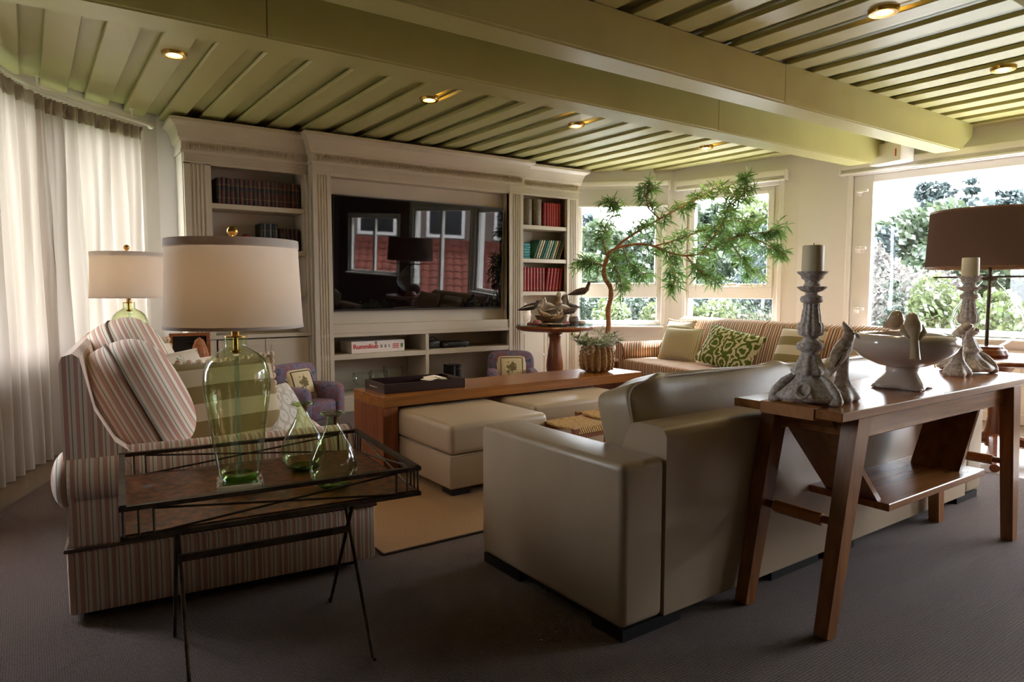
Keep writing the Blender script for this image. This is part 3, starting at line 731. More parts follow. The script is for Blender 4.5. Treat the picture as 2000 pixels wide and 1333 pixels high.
# right case, top shelf
book(4.69, 6.50, 1.946, 0.03, 0.19, 0.26, 'palegreen', 'pale green slim book leaning at the left of the top right shelf', None, lean=5)
for i, (x, h) in enumerate(((4.83, 0.30), (4.97, 0.31))):
    book(x, 6.50, 1.946, 0.12, 0.2, h, 'photo', ('left', 'right')[i] + ' thick book with a mottled grey-brown spine on the top right shelf', 'thick mottled books')
for i in range(7):
    w = (0.045, 0.045, 0.032, 0.03, 0.034, 0.04, 0.04)[i]
    book(5.075 + [0, 0.047, 0.087, 0.119, 0.152, 0.19, 0.232][i], 6.50, 1.946, w - 0.002, 0.2, 0.285 - 0.004 * (i % 3), 'scarlet' if i in (2, 3, 4) else 'red', ORD[i] + ' red cloth book from the left in the row on the top right shelf', 'red books on the top right shelf')
# second shelf: aqua pile, leaning thin books
for i in range(6):
    book(4.67 + 0.215, 6.53 + (0.004 * (i % 2)), 1.556 + i * 0.031 + 0.015, 0.03, 0.17, 0.215 if i < 5 else 0.13, 'aqua' if i % 2 else 'teal', ('lowest', 'second lowest', 'third from the bottom', 'fourth from the bottom', 'fifth from the bottom', 'short topmost one')[i] + ' of the aqua books lying in a pile on the right bookcase', 'aqua books in a pile', flat=True)
cols = ['green', 'cream', 'cream', 'green', 'teal', 'cream', 'palegreen', 'green', 'cream', 'tan', 'green', 'tan']
for i, c in enumerate(cols):
    book(4.925 + i * 0.0345, 6.50, 1.5575 + 0.009 * math.sin(R(22)) + 0.003, 0.024 if i % 3 else 0.018, 0.18, 0.235, c, ORD[i] + ' from the left of the thin leaning books above the red set, ' + {'palegreen': 'pale green'}.get(c, c) + ' cover', 'leaning thin books on the right bookcase', lean=22)
# third shelf: the red set
for i in range(9):
    book(4.69 + i * 0.046, 6.50, 1.171, 0.044, 0.19, 0.285, 'maroon' if i > 6 else 'red', ORD[i] + ' upright red gilt-banded volume from the left on the third right shelf', 'upright red set', 'gold', 1)
for i in range(5):
    book(5.108 + i * 0.050, 6.50, 1.174, 0.042, 0.19, 0.28, 'red', ORD[i] + ' of the red volumes leaning right at the end of the red set', 'leaning red set', 'gold', 1, lean=8)

# ------------------------------------------------------------------ things in the media cabinet
def text(parent, s, size, mat, loc, rot, name='lettering', bold=0.0):
    cu = bpy.data.curves.new(name, 'FONT'); cu.body = s; cu.size = size; cu.extrude = 0.0004; cu.offset = bold
    o = bpy.data.objects.new(name, cu); COL.objects.link(o); cu.materials.append(MATS[mat]); o.location = loc; o.rotation_euler = rot
    bpy.context.view_layer.update()
    me = bpy.data.meshes.new_from_object(o.evaluated_get(bpy.context.evaluated_depsgraph_get())); me.name = name
    bpy.data.objects.remove(o); o = bpy.data.objects.new(name, me); COL.objects.link(o); o.location = loc; o.rotation_euler = rot
    if parent: o.parent = parent
    return o
t = thing('game_box', 'white board game box with red lettering in the upper left compartment', 'box', (2.86, 6.36, 0.566), R(2))
m = MB(); m.box(-0.29, 0.29, 0.0, 0.27, 0.0, 0.055, 0.003, 1); m.build('tray', 'box_white', t); m = MB(); m.box(-0.292, 0.292, -0.002, 0.272, 0.012, 0.118, 0.004, 1); m.build('lid', 'box_white', t)
text(t, 'Rummikub', 0.062, 'print_red', (-0.275, -0.0035, 0.045), (R(90), 0, 0), bold=0.0018)
m = MB(); m.lathe([(0.014, 0), (0.014, 0.001)], 14, M=T(-0.03, -0.003, 0.098) @ RX(90)); m.build('seal', 'print_grey', t)
for k, (x, w) in enumerate(((0.02, 0.02), (0.065, 0.018), (0.11, 0.01))):
    m = MB(); m.box(x, x + w, -0.0035, -0.002, 0.045, 0.075); m.build('pictogram', 'print_grey', t, smooth=False)
m = MB()
for zz in (0.036, 0.053, 0.07): m.box(0.155, 0.225, -0.0035, -0.002, zz, zz + 0.009)
m.build('small_print', 'print_red', t, smooth=False)
m = MB(); m.box(0.245, 0.272, -0.0035, -0.002, 0.04, 0.08); m.build('badge', 'print_green', t, smooth=False)
t = thing('set_top_box', 'slim black set-top box with a cable in the upper right compartment', 'media player', (3.78, 6.40, 0.566))
m = MB(); m.box(-0.17, 0.17, 0, 0.22, 0.01, 0.06, 0.005); m.build('housing', 'black_plastic', t); m = MB(); m.box(-0.14, -0.1, -0.002, 0.001, 0.03, 0.038); m.build('display', 'print_grey', t, smooth=False)
m = MB()
for x in (-0.14, 0.14):
    for y in (0.03, 0.19): m.lathe([(0.012, 0), (0.012, 0.011)], 10, c=(x, y, 0.0))
m.build('foot', 'black_foot', t)
m = MB(); m.tube([(-0.16, 0.2, 0.03), (-0.2, 0.24, 0.02), (-0.24, 0.2, 0.08), (-0.2, 0.16, 0.12), (-0.13, 0.18, 0.08), (-0.10, 0.26, 0.02)], 0.004, 6); m.build('cable', 'black_plastic', t)
t = thing('black_console', 'flat black media box at the left of the set-top box', 'media player', (3.53, 6.42, 0.566)); m = MB(); m.box(-0.08, 0.07, 0, 0.2, 0.004, 0.075, 0.004); m.build('housing', 'black_plastic', t); m = MB(); m.box(-0.07, 0.06, -0.002, 0.002, 0.03, 0.033); m.build('front_slot', 'print_grey', t, smooth=False); m = MB(); m.box(-0.07, 0.06, 0.02, 0.18, 0, 0.005); m.build('foot', 'black_foot', t)
for i in range(2):
    book(3.76 + i * 0.07, 6.42, 0.161, 0.065, 0.16, 0.21, 'black', ('left', 'right')[i] + ' of two thick black books in the lower right compartment', 'black books in the lower compartment', 'gold' if i else None, 1)
def goblet(x, y, sc, label):
    t = thing('glass_bowl', label, 'glass bowl', (x, y, 0.161), 0, 'clear glass bowls in the lower left compartment')
    m = MB(); m.lathe([(0.045, 0), (0.05, 0.006), (0.012, 0.02), (0.012, 0.05), (0.06, 0.075), (0.09, 0.13), (0.085, 0.19), (0.081, 0.19), (0.086, 0.13), (0.056, 0.08), (0, 0.06)], 24); m.build('bowl', 'clear_glass', t, angle=60); t.scale = (sc, sc, sc)
    m = MB(); m.tube([(0.083 * math.cos(a * R(15)), 0.083 * math.sin(a * R(15)), 0.19) for a in range(24)], 0.004, 6, closed=True); m.build('rim', 'clear_glass', t)
goblet(2.72, 6.48, 1.0, 'leftmost clear glass bowl in the lower left compartment'); goblet(2.90, 6.46, 1.05, 'middle clear glass bowl in the lower left compartment'); goblet(3.08, 6.50, 1.2, 'rightmost clear glass bowl in the lower left compartment')
# ------------------------------------------------------------------ woven rug
t = thing('area_rug', 'plain beige woven rug under the ottomans on the dark carpet', 'rug', (0, 0, 0.0085))
m = MB(); m.prism([(1.25, 2.76), (4.6, 2.72), (4.62, 4.9), (1.27, 4.94)], 2, 0, 0.008); m.build('rug_body', 'rug_jute', t, smooth=False)
m = MB(); m.tube([(1.25, 2.76, 0.005), (4.6, 2.72, 0.005)], 0.006, 6); m.tube([(1.25, 2.76, 0.005), (1.27, 4.94, 0.005)], 0.006, 6); m.build('bound_edge', 'fabric_border', t)

# ------------------------------------------------------------------ striped sofa (left)
stripes('sofa_stripe_xy', 0, 0.10, SOFA_STOPS, dirv=(1, 1, 0)); stripes('cushion_stripe', 0, 0.095, SOFA_STOPS, dirv=(0.906, 0.0, 0.42))
plain('piping_brown', (96, 78, 66), 0.8)
LEN = 1.58
sa = thing('striped_sofa', 'pink and beige striped rolled-arm sofa beside the sheer curtains', 'sofa', (0.085, 2.83, 0.008), R(-6.5))
def arc(c, r, a0, a1, n): return [(c[0] + r * math.cos(R(a0 + (a1 - a0) * i / n)), c[1] + r * math.sin(R(a0 + (a1 - a0) * i / n))) for i in range(n + 1)]
def arm(y0, sgn):
    roll = arc((0.075, 0.505), 0.105, 205, -40, 16)
    prof = [(0.0, 0.275), (0.0, 0.44)] + roll + [(0.17, 0.40), (0.17, 0.275)]
    m = MB(); m.prism([(y0 + sgn * a, b) for a, b in prof], 0, 0.0, 1.02)
    m.ball((0.0, y0 + sgn * 0.075, 0.505), (0.055, 0.106, 0.106), 20, 14); a = m.build('arm', 'sofa_stripe_x', sa, angle=30)
    p = MB(); p.tube([(1.022, y0 + sgn * a_, b_) for a_, b_ in roll], 0.006, 6); p.build('piping', 'piping_brown', a)
arm(0.0, 1); arm(LEN, -1)
m = MB(); m.box(0.0, 1.09, 0.0, LEN, 0.05, 0.278, 0.012); m.build('base', 'sofa_stripe_xy', sa)
m = MB(); m.box(-0.012, 1.105, -0.014, LEN + 0.014, 0.03, 0.262, 0.01); m.build('skirt', 'sofa_stripe_xy', sa)
m = MB(); m.tube([(-0.014, -0.016, 0.268), (1.107, -0.016, 0.268), (1.107, LEN + 0.016, 0.268), (-0.014, LEN + 0.016, 0.268)], 0.008, 6, closed=True); m.build('piping', 'piping_brown', sa)
m = MB()
prof = [(-0.005, 0.27), (-0.01, 0.60), (-0.01, 0.93), (0.0, 0.955), (0.03, 0.965), (0.052, 0.95), (0.066, 0.88), (0.09, 0.76), (0.15, 0.64), (0.24, 0.56), (0.28, 0.27)]
m.prism([(x, z) for x, z in prof], 1, 0.012, LEN - 0.012); m.build('back_frame', 'sofa_stripe_xy', sa, angle=30)
for k in range(2):
    y0 = 0.18 + k * 0.615
    m = MB(); m.superq((0.68, y0 + 0.305, 0.375), (0.42, 0.305, 0.1), 0.3, 0.25); c = m.build('seat_cushion', 'sofa_stripe_y', sa, angle=60)
M0 = T(0.30, 0, 0.46) @ RY(-14)
for k, (yc, hw, hz, lean) in enumerate(((0.38, 0.29, 0.25, 0), (1.02, 0.33, 0.29, 2))):
    Mk = T(0.225, yc, 0.735 + 0.03 * k) @ RY(-25 + lean) @ RZ(4 if k == 0 else -2)
    m = MB(); m.superq((0, 0, 0), (0.18, hw, hz), 0.72, 0.72, 44, 28, M=Mk); c = m.build('back_cushion', 'cushion_stripe', sa, angle=80)
    sp = lambda a, e: math.copysign(abs(a) ** e, a)
    seam = [tuple(Mk @ Vector((0.0, (hw + 0.002) * sp(math.cos(2 * math.pi * i / 40), 0.72), (hz + 0.002) * sp(math.sin(2 * math.pi * i / 40), 0.72)))) for i in range(40)]
    m = MB(); m.tube(seam, 0.005, 6, closed=True); m.build('seam', 'piping_brown', c)
m = MB()
for x in (0.06, 1.02):
    for y in (0.06, LEN - 0.06): m.lathe([(0.022, 0), (0.028, 0.032)], 10, c=(x, y, 0))
m.build('foot', 'black_foot', sa)

def throw_pillow(label, mat, loc, rz, lean, w, h, t, trim=None, group=None, roll=0.0, pinch=0.07, border=None):
    o = thing('throw_pillow', label, 'pillow', loc, 0, group); o.rotation_euler = (Matrix.Rotation(R(rz), 4, 'Z') @ Matrix.Rotation(R(lean), 4, 'X') @ Matrix.Rotation(R(roll), 4, 'Y')).to_euler()
    m = MB(); m.pillow(w, h, t, 20, pinch); c = m.build('cover', mat, o, angle=70)
    e = []
    for i in range(48):
        q = i / 12
        if q < 1: a, b = -1 + 2 * q, -1
        elif q < 2: a, b = 1, -1 + 2 * (q - 1)
        elif q < 3: a, b = 1 - 2 * (q - 2), 1
        else: a, b = -1, 1 - 2 * (q - 3)
        e.append((a * w / 2 * (1 - pinch * (1 - b * b) * abs(a) ** 3), 0, h / 2 + b * h / 2 * (1 - pinch * (1 - a * a) * abs(b) ** 3)))
    if trim == 'pom':
        m = MB()
        for p in e: m.ball(p, 0.017, 8, 6)
        m.build('pompom_trim', 'pom', o)
    else:
        m = MB(); m.tube(e, 0.005, 6, closed=True); m.build('piping', trim or mat, o)
    if border:
        m = MB(); q = border
        def yy(a, b): return -(t / 2 * (max(0, 1 - abs(a) ** 2.6) ** 0.5) * (max(0, 1 - abs(b) ** 2.6) ** 0.5)) - 0.002
        pts = []
        for i in range(40):
            s_ = i / 10
            if s_ < 1: a, b = -q + 2 * q * s_, -q
            elif s_ < 2: a, b = q, -q + 2 * q * (s_ - 1)
            elif s_ < 3: a, b = q - 2 * q * (s_ - 2), q
            else: a, b = -q, q - 2 * q * (s_ - 3)
            pts.append((a * w / 2, yy(a, b), h / 2 + b * h / 2))
        m.tube(pts, 0.004, 6, closed=True); m.build('woven_border', 'fabric_border', o)
    return o
GS = 'throw pillows on the pink striped sofa'
throw_pillow('olive and cream banded pillow with pompom edge behind the near glass lamp', 'pillow_olive', (0.72, 3.14, 0.485), 18, -16, 0.54, 0.42, 0.17, 'pom', GS)
throw_pillow('cream pillow with grey-green sprigs behind the olive banded pillow', 'pillow_floral', (0.60, 3.48, 0.51), 36, -22, 0.44, 0.42, 0.15, None, GS)
throw_pillow('cream and olive wide-banded pillow furthest along the pink striped sofa', 'pillow_band', (0.58, 3.90, 0.50), 48, -20, 0.46, 0.45, 0.15, 'pom', GS)
throw_pillow('plain cream ruffled pillow between the sprigged pillow and the picture frame', 'pillow_cream', (0.79, 3.74, 0.485), 50, -24, 0.42, 0.40, 0.15, 'pillow_cream', GS, roll=6)
throw_pillow('small white lattice-print pillow seen beside the near lamp, left of the vases', 'pillow_lattice', (1.00, 3.22, 0.485), 34, -34, 0.34, 0.30, 0.12, 'fabric_border', GS)

# ------------------------------------------------------------------ cream leather sofa (right foreground)
XS, YS = 1.575, 1.59
ws = thing('leather_sofa', 'long cream leather sofa seen from behind in front of the console table', 'sofa', (XS, YS, 0.008))
LS = 2.86; DS = 0.87
m = MB(); m.box(0, 0.205, 0, DS, 0.042, 0.612, 0.028, 4); m.build('arm', 'leather', ws, angle=50)
m = MB(); m.box(LS - 0.205, LS, 0, DS, 0.042, 0.612, 0.028, 4); m.build('arm', 'leather', ws, angle=50)
for (x0, x1) in ((0.207, 1.42), (1.422, LS - 0.207)):
    prof = [(0.0, 0.042), (0.0, 0.68), (0.012, 0.70), (0.035, 0.71), (0.14, 0.712), (0.165, 0.705), (0.18, 0.69), (0.29, 0.45), (0.3, 0.042)]
    m = MB(); m.prism(prof, 0, x0, x1); m.build('back_panel', 'leather', ws, angle=50)
m = MB(); m.box(0.2, LS - 0.2, 0.29, DS - 0.02, 0.042, 0.28, 0.01); m.build('base', 'leather', ws)
for k in range(2):
    m = MB(); m.superq((0.207 + 0.611 + k * 1.225, 0.60, 0.36), (0.61, 0.275, 0.085), 0.25, 0.2, 48, 16); m.build('seat_cushion', 'leather', ws, angle=60)
def back_cushion(xc, hw, ztop, lean, tw=0):
    Mk = T(xc, 0.245, 0.645) @ RX(-lean) @ RZ(tw)
    rnd = random.Random(int(xc * 100))
    sp = lambda a, e: math.copysign(abs(a) ** e, a)
    m = MB(); m.superq((0, 0, 0), (hw, 0.10, ztop), 0.3, 0.16, 84, 30, M=None)
    vs = []
    for (x, y, z) in m.v:                     # soft wrinkles along the top and ends
        f = max(0, z / ztop)
        y2 = y + 0.014 * f * math.sin(26 * x + 5 * z) * math.sin(5 * x + 1); z2 = z + f * (0.007 * math.sin(17 * x + 1.3) + 0.005 * math.sin(41 * x + 9 * y))
        vs.append(tuple(Mk @ Vector((x, y2, z2))))
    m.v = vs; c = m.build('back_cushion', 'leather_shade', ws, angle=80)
    seam = [tuple(Mk @ Vector((hw * 1.002 * sp(math.cos(2 * math.pi * i / 60), 0.3), -0.088, ztop * 0.93 * sp(math.sin(2 * math.pi * i / 60), 0.3)))) for i in range(60)]
    m = MB(); m.tube(seam, 0.0035, 5, closed=True); m.build('seam', 'leather', c)
back_cushion(0.815, 0.605, 0.205, 17, 0.5); back_cushion(2.04, 0.605, 0.195, 17, -0.5)
for x0, x1, y0, y1 in ((0.01, 0.3, 0.005, 0.16), (0.01, 0.12, 0.6, 0.86), (0.86, 1.2, 0.01, 0.12), (1.25, 1.5, 0.01, 0.12), (LS - 0.28, LS - 0.02, 0.01, 0.15), (LS - 0.12, LS - 0.01, 0.6, 0.86)):
    m = MB(); m.box(x0, x1, y0, y1, 0, 0.043); m.build('foot', 'black_foot', ws, smooth=False)
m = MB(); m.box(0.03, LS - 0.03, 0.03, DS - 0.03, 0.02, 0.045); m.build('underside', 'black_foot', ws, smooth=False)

# ------------------------------------------------------------------ wooden bridge table over two ottomans
bt = thing('bridge_table', 'long honey-brown waterfall bench table bridging the cream ottomans', 'table', (1.79, 3.93, 0.017))
m = MB(); m.box(0, 2.30, 0, 0.47, 0.435, 0.505, 0.004, 1); m.build('top', 'bench_wood', bt)
m = MB(); m.box(0, 0.105, 0.001, 0.469, 0, 0.4345, 0.003, 1); m.build('end_panel', 'cherry_wood', bt)
m = MB(); m.box(2.195, 2.30, 0.001, 0.469, 0, 0.4345, 0.003, 1); m.build('end_panel', 'cherry_wood', bt)
def ottoman(x0, x1, y0, y1, label):
    t = thing('ottoman', label, 'ottoman', (x0, y0, 0.017), 0, 'cream leather ottomans'); w = x1 - x0; d = y1 - y0
    m = MB(); m.box(0, w, 0, d, 0.045, 0.238, 0.012, 2); m.build('base', 'leather', t, angle=50)
    m = MB(); m.box(-0.004, w + 0.004, -0.004, d + 0.004, 0.240, 0.418, 0.035, 4); c = m.build('top_cushion', 'leather', t, angle=50)
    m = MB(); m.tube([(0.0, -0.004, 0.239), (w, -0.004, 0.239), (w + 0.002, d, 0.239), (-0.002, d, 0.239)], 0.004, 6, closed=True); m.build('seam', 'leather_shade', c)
    for a, b in ((0.03, 0.03), (w - 0.15, 0.03), (0.03, d - 0.15), (w - 0.15, d - 0.15)):
        m = MB(); m.box(a, a + 0.12, b, b + 0.12, 0, 0.046); m.build('foot', 'black_foot', t, smooth=False)
ottoman(1.905, 2.60, 3.29, 4.28, 'cream leather ottoman at the left end of the bench table'); ottoman(2.70, 3.62, 3.56, 4.32, 'cream leather ottoman in the middle, mostly under the bench table')

# rush stools
def stool(x, y, rz, label, h=0.355):
    t = thing('rush_stool', label, 'stool', (x, y, 0.017), R(rz), 'small wooden rush-seat stools')
    for a in (-1, 1):
        for b in (-1, 1):
            m = MB(); m.bar((a * 0.165, b * 0.15, 0), (a * 0.165, b * 0.15, h + 0.012), 0.034, 0.034, up=(0, 1, 0)); m.build('leg', 'stool_wood', t)
    for b in (-1, 1):
        m = MB(); m.bar((-0.15, b * 0.15, h - 0.03), (0.15, b * 0.15, h - 0.03), 0.022, 0.04); m.build('rail', 'stool_wood', t)
        m = MB(); m.bar((-0.15, b * 0.15, 0.12), (0.15, b * 0.15, 0.12), 0.018, 0.022); m.build('stretcher', 'stool_wood', t)
    m = MB()
    for i in range(18):
        u = -0.145 + 0.29 * i / 17
        m.tube([(u, -0.165, h - 0.022), (u, -0.15, h + 0.004), (u, 0, h - 0.004 + 0.0), (u, 0.15, h + 0.004), (u, 0.165, h - 0.022)], 0.0095, 6)
    m.build('rush_seat', 'rush', t)
stool(2.74, 3.16, 2, 'small rush-seat stool nearer the left ottoman'); stool(3.12, 3.26, -3, 'small rush-seat stool half hidden by the leather sofa cushion')

# ------------------------------------------------------------------ console table
ct = thing('console_table', 'long wooden console table with slanted supports and leather straps behind the leather sofa', 'console table', (2.2, 1.2, 0.008))
m = MB(); m.box(0, 1.78, 0, 0.43, 0.745, 0.777, 0.003, 1); top = m.build('top', 'honey_wood', ct)
def leg(x0, y0, x1, y1):
    m = MB(); m.bar((x0, y0, 0), (x1, y1, 0.745), 0.054, 0.05, up=(0, 1, 0), w1=0.085, h1=0.06); m.build('leg', 'honey_wood_z', ct)
leg(-0.02, 0.025, 0.17, 0.04); leg(1.575, 0.025, 1.535, 0.04); leg(-0.02, 0.345, 0.17, 0.36); leg(1.575, 0.345, 1.535, 0.36)
m = MB(); m.box(0.16, 1.55, 0.05, 0.075, 0.655, 0.745, 0.003, 1); m.build('apron', 'honey_wood', ct); m = MB(); m.box(0.16, 1.55, 0.325, 0.35, 0.655, 0.745, 0.003, 1); m.build('apron', 'honey_wood', ct)
for x in (0.16, 1.525):
    m = MB(); m.box(x, x + 0.025, 0.075, 0.325, 0.665, 0.745, 0.003, 1); m.build('end_apron', 'honey_wood', ct)
m = MB(); m.box(0.47, 1.36, 0.06, 0.39, 0.335, 0.365, 0.003, 1); m.build('lower_shelf', 'honey_wood', ct)
for a, b in ((0.13, 0.50), (1.46, 1.22)):
    m = MB(); m.bar((a, 0.215, 0.735), (b, 0.215, 0.36), 0.21, 0.022, up=(1, 0, 0.7) if a < b else (-1, 0, 0.7)); m.build('slanted_board', 'honey_wood_z', ct)
for xx, e in ((0.075, 0), (1.555, 1)):
    m = MB(); m.tube([(xx, 0.03, 0.375), (xx, 0.355, 0.375)], 0.014, 12); m.build('stretcher', 'cherry_wood', ct)
    m = MB(); m.tube([(xx, 0.10, 0.375), (xx, 0.29, 0.375)], 0.021, 14); m.build('leather_sleeve', 'leather_strap', ct)
    m = MB(); m.tube([(xx, 0.10 + 0.19 * i / 8, 0.352) for i in range(9)], 0.003, 6); m.build('stitching', 'page_block', ct)
m = MB(); m.prism([(-0.005, 0.738), (-0.005, 0.781), (0.05, 0.7815), (0.05, 0.777), (0.0, 0.777), (0.0, 0.745), (0.05, 0.745), (0.05, 0.738)], 1, 0.10, 0.31); m.build('leather_wrap', 'leather_strap', ct)
ZC0 = 0.785

# candlesticks
def candlestick(x, y, rz, hc, label, lab2):
    t = thing('candlestick', label, 'candlestick', (x, y, ZC0), R(rz), 'tall carved candlesticks on the console table')
    k = 0.000463
    prof = [(0.030, 0.300), (0.024, 0.345), (0.026, 0.350)]
    lo = [(0.050, 0.105), (0.054, 0.115), (0.047, 0.125), (0.035, 0.15), (0.028, 0.17), (0.024, 0.18)]
    m = MB(); m.lathe([(0.0, 0.10)] + lo + [(0.026, 0.186), (0.038, 0.194), (0.041, 0.205), (0.038, 0.217), (0.026, 0.225), (0.021, 0.234), (0.024, 0.242)], 64, mod=lambda a, z, k_: 1 + (0.06 * math.cos(8 * a) if z < 0.18 else 0)); m.build('lower_stem', 'distressed_white', t, angle=60)
    m = MB(); m.lathe([(0.022, 0.242), (0.034, 0.248), (0.037, 0.26), (0.037, 0.28), (0.034, 0.292), (0.030, 0.293), (0.029, 0.30), (0.026, 0.33), (0.022, 0.352), (0.024, 0.356), (0.024, 0.362)], 96, mod=lambda a, z, k_: 1 + 0.05 * math.cos(12 * a)); m.build('fluted_shaft', 'distressed_white', t, angle=60)
    m = MB(); m.lathe([(0.02, 0.362), (0.031, 0.368), (0.034, 0.378), (0.031, 0.388), (0.02, 0.393), (0.018, 0.402), (0.03, 0.409), (0.040, 0.418), (0.042, 0.424), (0.026, 0.426), (0.021, 0.44), (0.024, 0.448), (0.030, 0.452), (0.034, 0.465), (0.044, 0.474), (0.045, 0.479), (0.032, 0.480), (0.0, 0.478)], 80, mod=lambda a, z, k_: 1 + (0.05 * math.cos(10 * a) if 0.405 < z < 0.426 else 0)); m.build('drip_cup', 'distressed_white', t, angle=60)
    # spreading three-footed base with scrolls
    n = 96; prof = [(0.100, 0.012), (0.108, 0.022), (0.104, 0.034), (0.090, 0.05), (0.074, 0.066), (0.060, 0.082), (0.050, 0.096), (0.048, 0.106)]
    lobes = lambda a, z, k_: (1 + (0.30 * max(0, math.cos(1.5 * (a)) ** 2) - 0.15) * max(0, 1 - z / 0.11)) * (1 + 0.035 * math.cos(9 * a) * (1 - z / 0.12))
    m = MB(); m.lathe(prof, n, mod=lobes); m.build('scroll_base', 'distressed_white', t, angle=60)
    for q in range(3):
        a = q * 2 * math.pi / 3
        m = MB(); c = (0.112 * math.cos(a), 0.112 * math.sin(a))
        m.superq((c[0], c[1], 0.016), (0.024, 0.024, 0.016), 0.7, 0.8, 14, 8)
        m.tube([(0.055 * math.cos(a), 0.055 * math.sin(a), 0.1), (0.085 * math.cos(a), 0.085 * math.sin(a), 0.078), (0.112 * math.cos(a), 0.112 * math.sin(a), 0.045), (0.124 * math.cos(a), 0.124 * math.sin(a), 0.02)], [0.010, 0.014, 0.016, 0.014], 10)
        m.build('foot', 'distressed_white', t, angle=60)
        b = a + math.pi / 3; f = Vector((math.cos(b), math.sin(b)))
        m = MB(); p = [(0.074 * f.x, 0.074 * f.y, 0.06)]
        s = Vector((-f.y, f.x))
        m.tube([(f.x * (0.090 - 0.028 * math.sin(th)) + s.x * 0.022 * math.cos(th), f.y * (0.090 - 0.028 * math.sin(th)) + s.y * 0.022 * math.cos(th), 0.05 + 0.022 * math.sin(th)) for th in [i * math.pi / 8 for i in range(16)]], 0.004, 6, closed=True); m.build('medallion', 'distressed_white', t)
    for ch in t.children: ch.scale = (1.18, 1.18, 1.0) if 'base' not in ch.name and 'foot' not in ch.name and 'medallion' not in ch.name else (1.05, 1.05, 1.0)
    c = thing('pillar_candle', lab2, 'candle', (x, y, ZC0 + 0.479), 0, 'cream pillar candles')
    m = MB(); m.lathe([(0.0, 0), (0.037, 0.0), (0.038, 0.01), (0.037, hc - 0.004), (0.035, hc), (0.028, hc - 0.004), (0.01, hc - 0.009), (0, hc - 0.01)], 28, mod=lambda a, z, k_: 1 + 0.015 * math.sin(3 * a + z * 30)); m.build('wax', 'candle_wax', c, angle=50)
    m = MB(); m.tube([(0, 0, hc - 0.012), (0.001, 0, hc + 0.003), (0.003, 0, hc + 0.009)], 0.0015, 6); m.build('wick', 'black_plastic', c)
candlestick(2.335, 1.405, 20, 0.094, 'nearer carved grey-white candlestick at the left end of the console table', 'cream pillar candle on the nearer candlestick')
candlestick(3.80, 1.455, 70, 0.09, 'farther carved grey-white candlestick at the right end of the console table', 'cream pillar candle in front of the brown lampshade')

# crested bird statues on swirling plinths
def bird_shape(m, path, rad, M=None, n=14, flat=0.85): m.tube(path, rad, n, flat=flat, M=M)
def crested(x, y, rz, label, crest=True, bow=0.0, sc=1.0):
    # local +x is where the bird looks
    t = thing('bird_statue', label, 'figurine', (x, y, ZC0), R(rz), 'distressed white bird statues on the console table'); t.scale = (sc, sc, sc)
    m = MB(); m.tube([(-0.045, 0, 0.105), (-0.034, 0, 0.13), (-0.018, 0, 0.165), (0.0, 0, 0.2), (0.012, 0, 0.226), (0.02 + bow, 0, 0.247 - bow * 0.2), (0.026 + 1.6 * bow, 0, 0.262 - bow * 0.9)], [0.010, 0.022, 0.033, 0.034, 0.025, 0.024, 0.010], 16, flat=0.9); m.build('body', 'chipped_white', t, angle=70)
    if crest:
        m = MB(); m.tube([(0.02, 0, 0.255), (0.008, 0, 0.272), (-0.002, 0, 0.288), (-0.004, 0, 0.297)], [0.016, 0.011, 0.006, 0.001], 10); m.build('crest', 'chipped_white', t)
    m = MB(); m.tube([(0.036 + 1.6 * bow, 0, 0.25 - bow), (0.05 + 1.6 * bow, 0, 0.243 - bow), (0.056 + 1.7 * bow, 0, 0.232 - bow)], [0.010, 0.007, 0.001], 8); m.build('beak', 'chipped_white', t)
    for s in (-1, 1):
        m = MB(); m.tube([(0.004, s * 0.03, 0.205), (-0.014, s * 0.034, 0.17), (-0.036, s * 0.022, 0.12), (-0.052, s * 0.008, 0.088)], [0.010, 0.018, 0.011, 0.003], 10, flat=0.4); m.build('wing', 'chipped_white', t, angle=70)
        m = MB(); m.ball((0.026 + bow, s * 0.0205, 0.252 - bow * 0.3), 0.004, 8, 6); m.build('eye', 'fabric_border', t)
        for k in range(3):
            m = MB(); m.tube([(-0.004 - 0.012 * k, s * 0.0385, 0.196 - 0.02 * k), (-0.018 - 0.012 * k, s * 0.036, 0.17 - 0.02 * k)], [0.003, 0.0015], 6); m.build('feather_mark', 'fabric_border', t)
    def swirl(a, z, k): return 1 + 0.2 * math.cos(4 * a + z * 26) * max(0.1, 1 - z / 0.10)
    m = MB(); m.lathe([(0.048, 0), (0.056, 0.012), (0.052, 0.03), (0.04, 0.05), (0.027, 0.075), (0.021, 0.10), (0.02, 0.13), (0.022, 0.17), (0.0, 0.175)], 48, mod=swirl); m.build('plinth', 'chipped_white', t, angle=60)
crested(2.455, 1.345, -40, 'white bird statue with pointed crest beside the nearer candlestick')
crested(3.62, 1.42, -50, 'white bird statue with bowed head beside the farther candlestick', False, 0.018, 0.98)

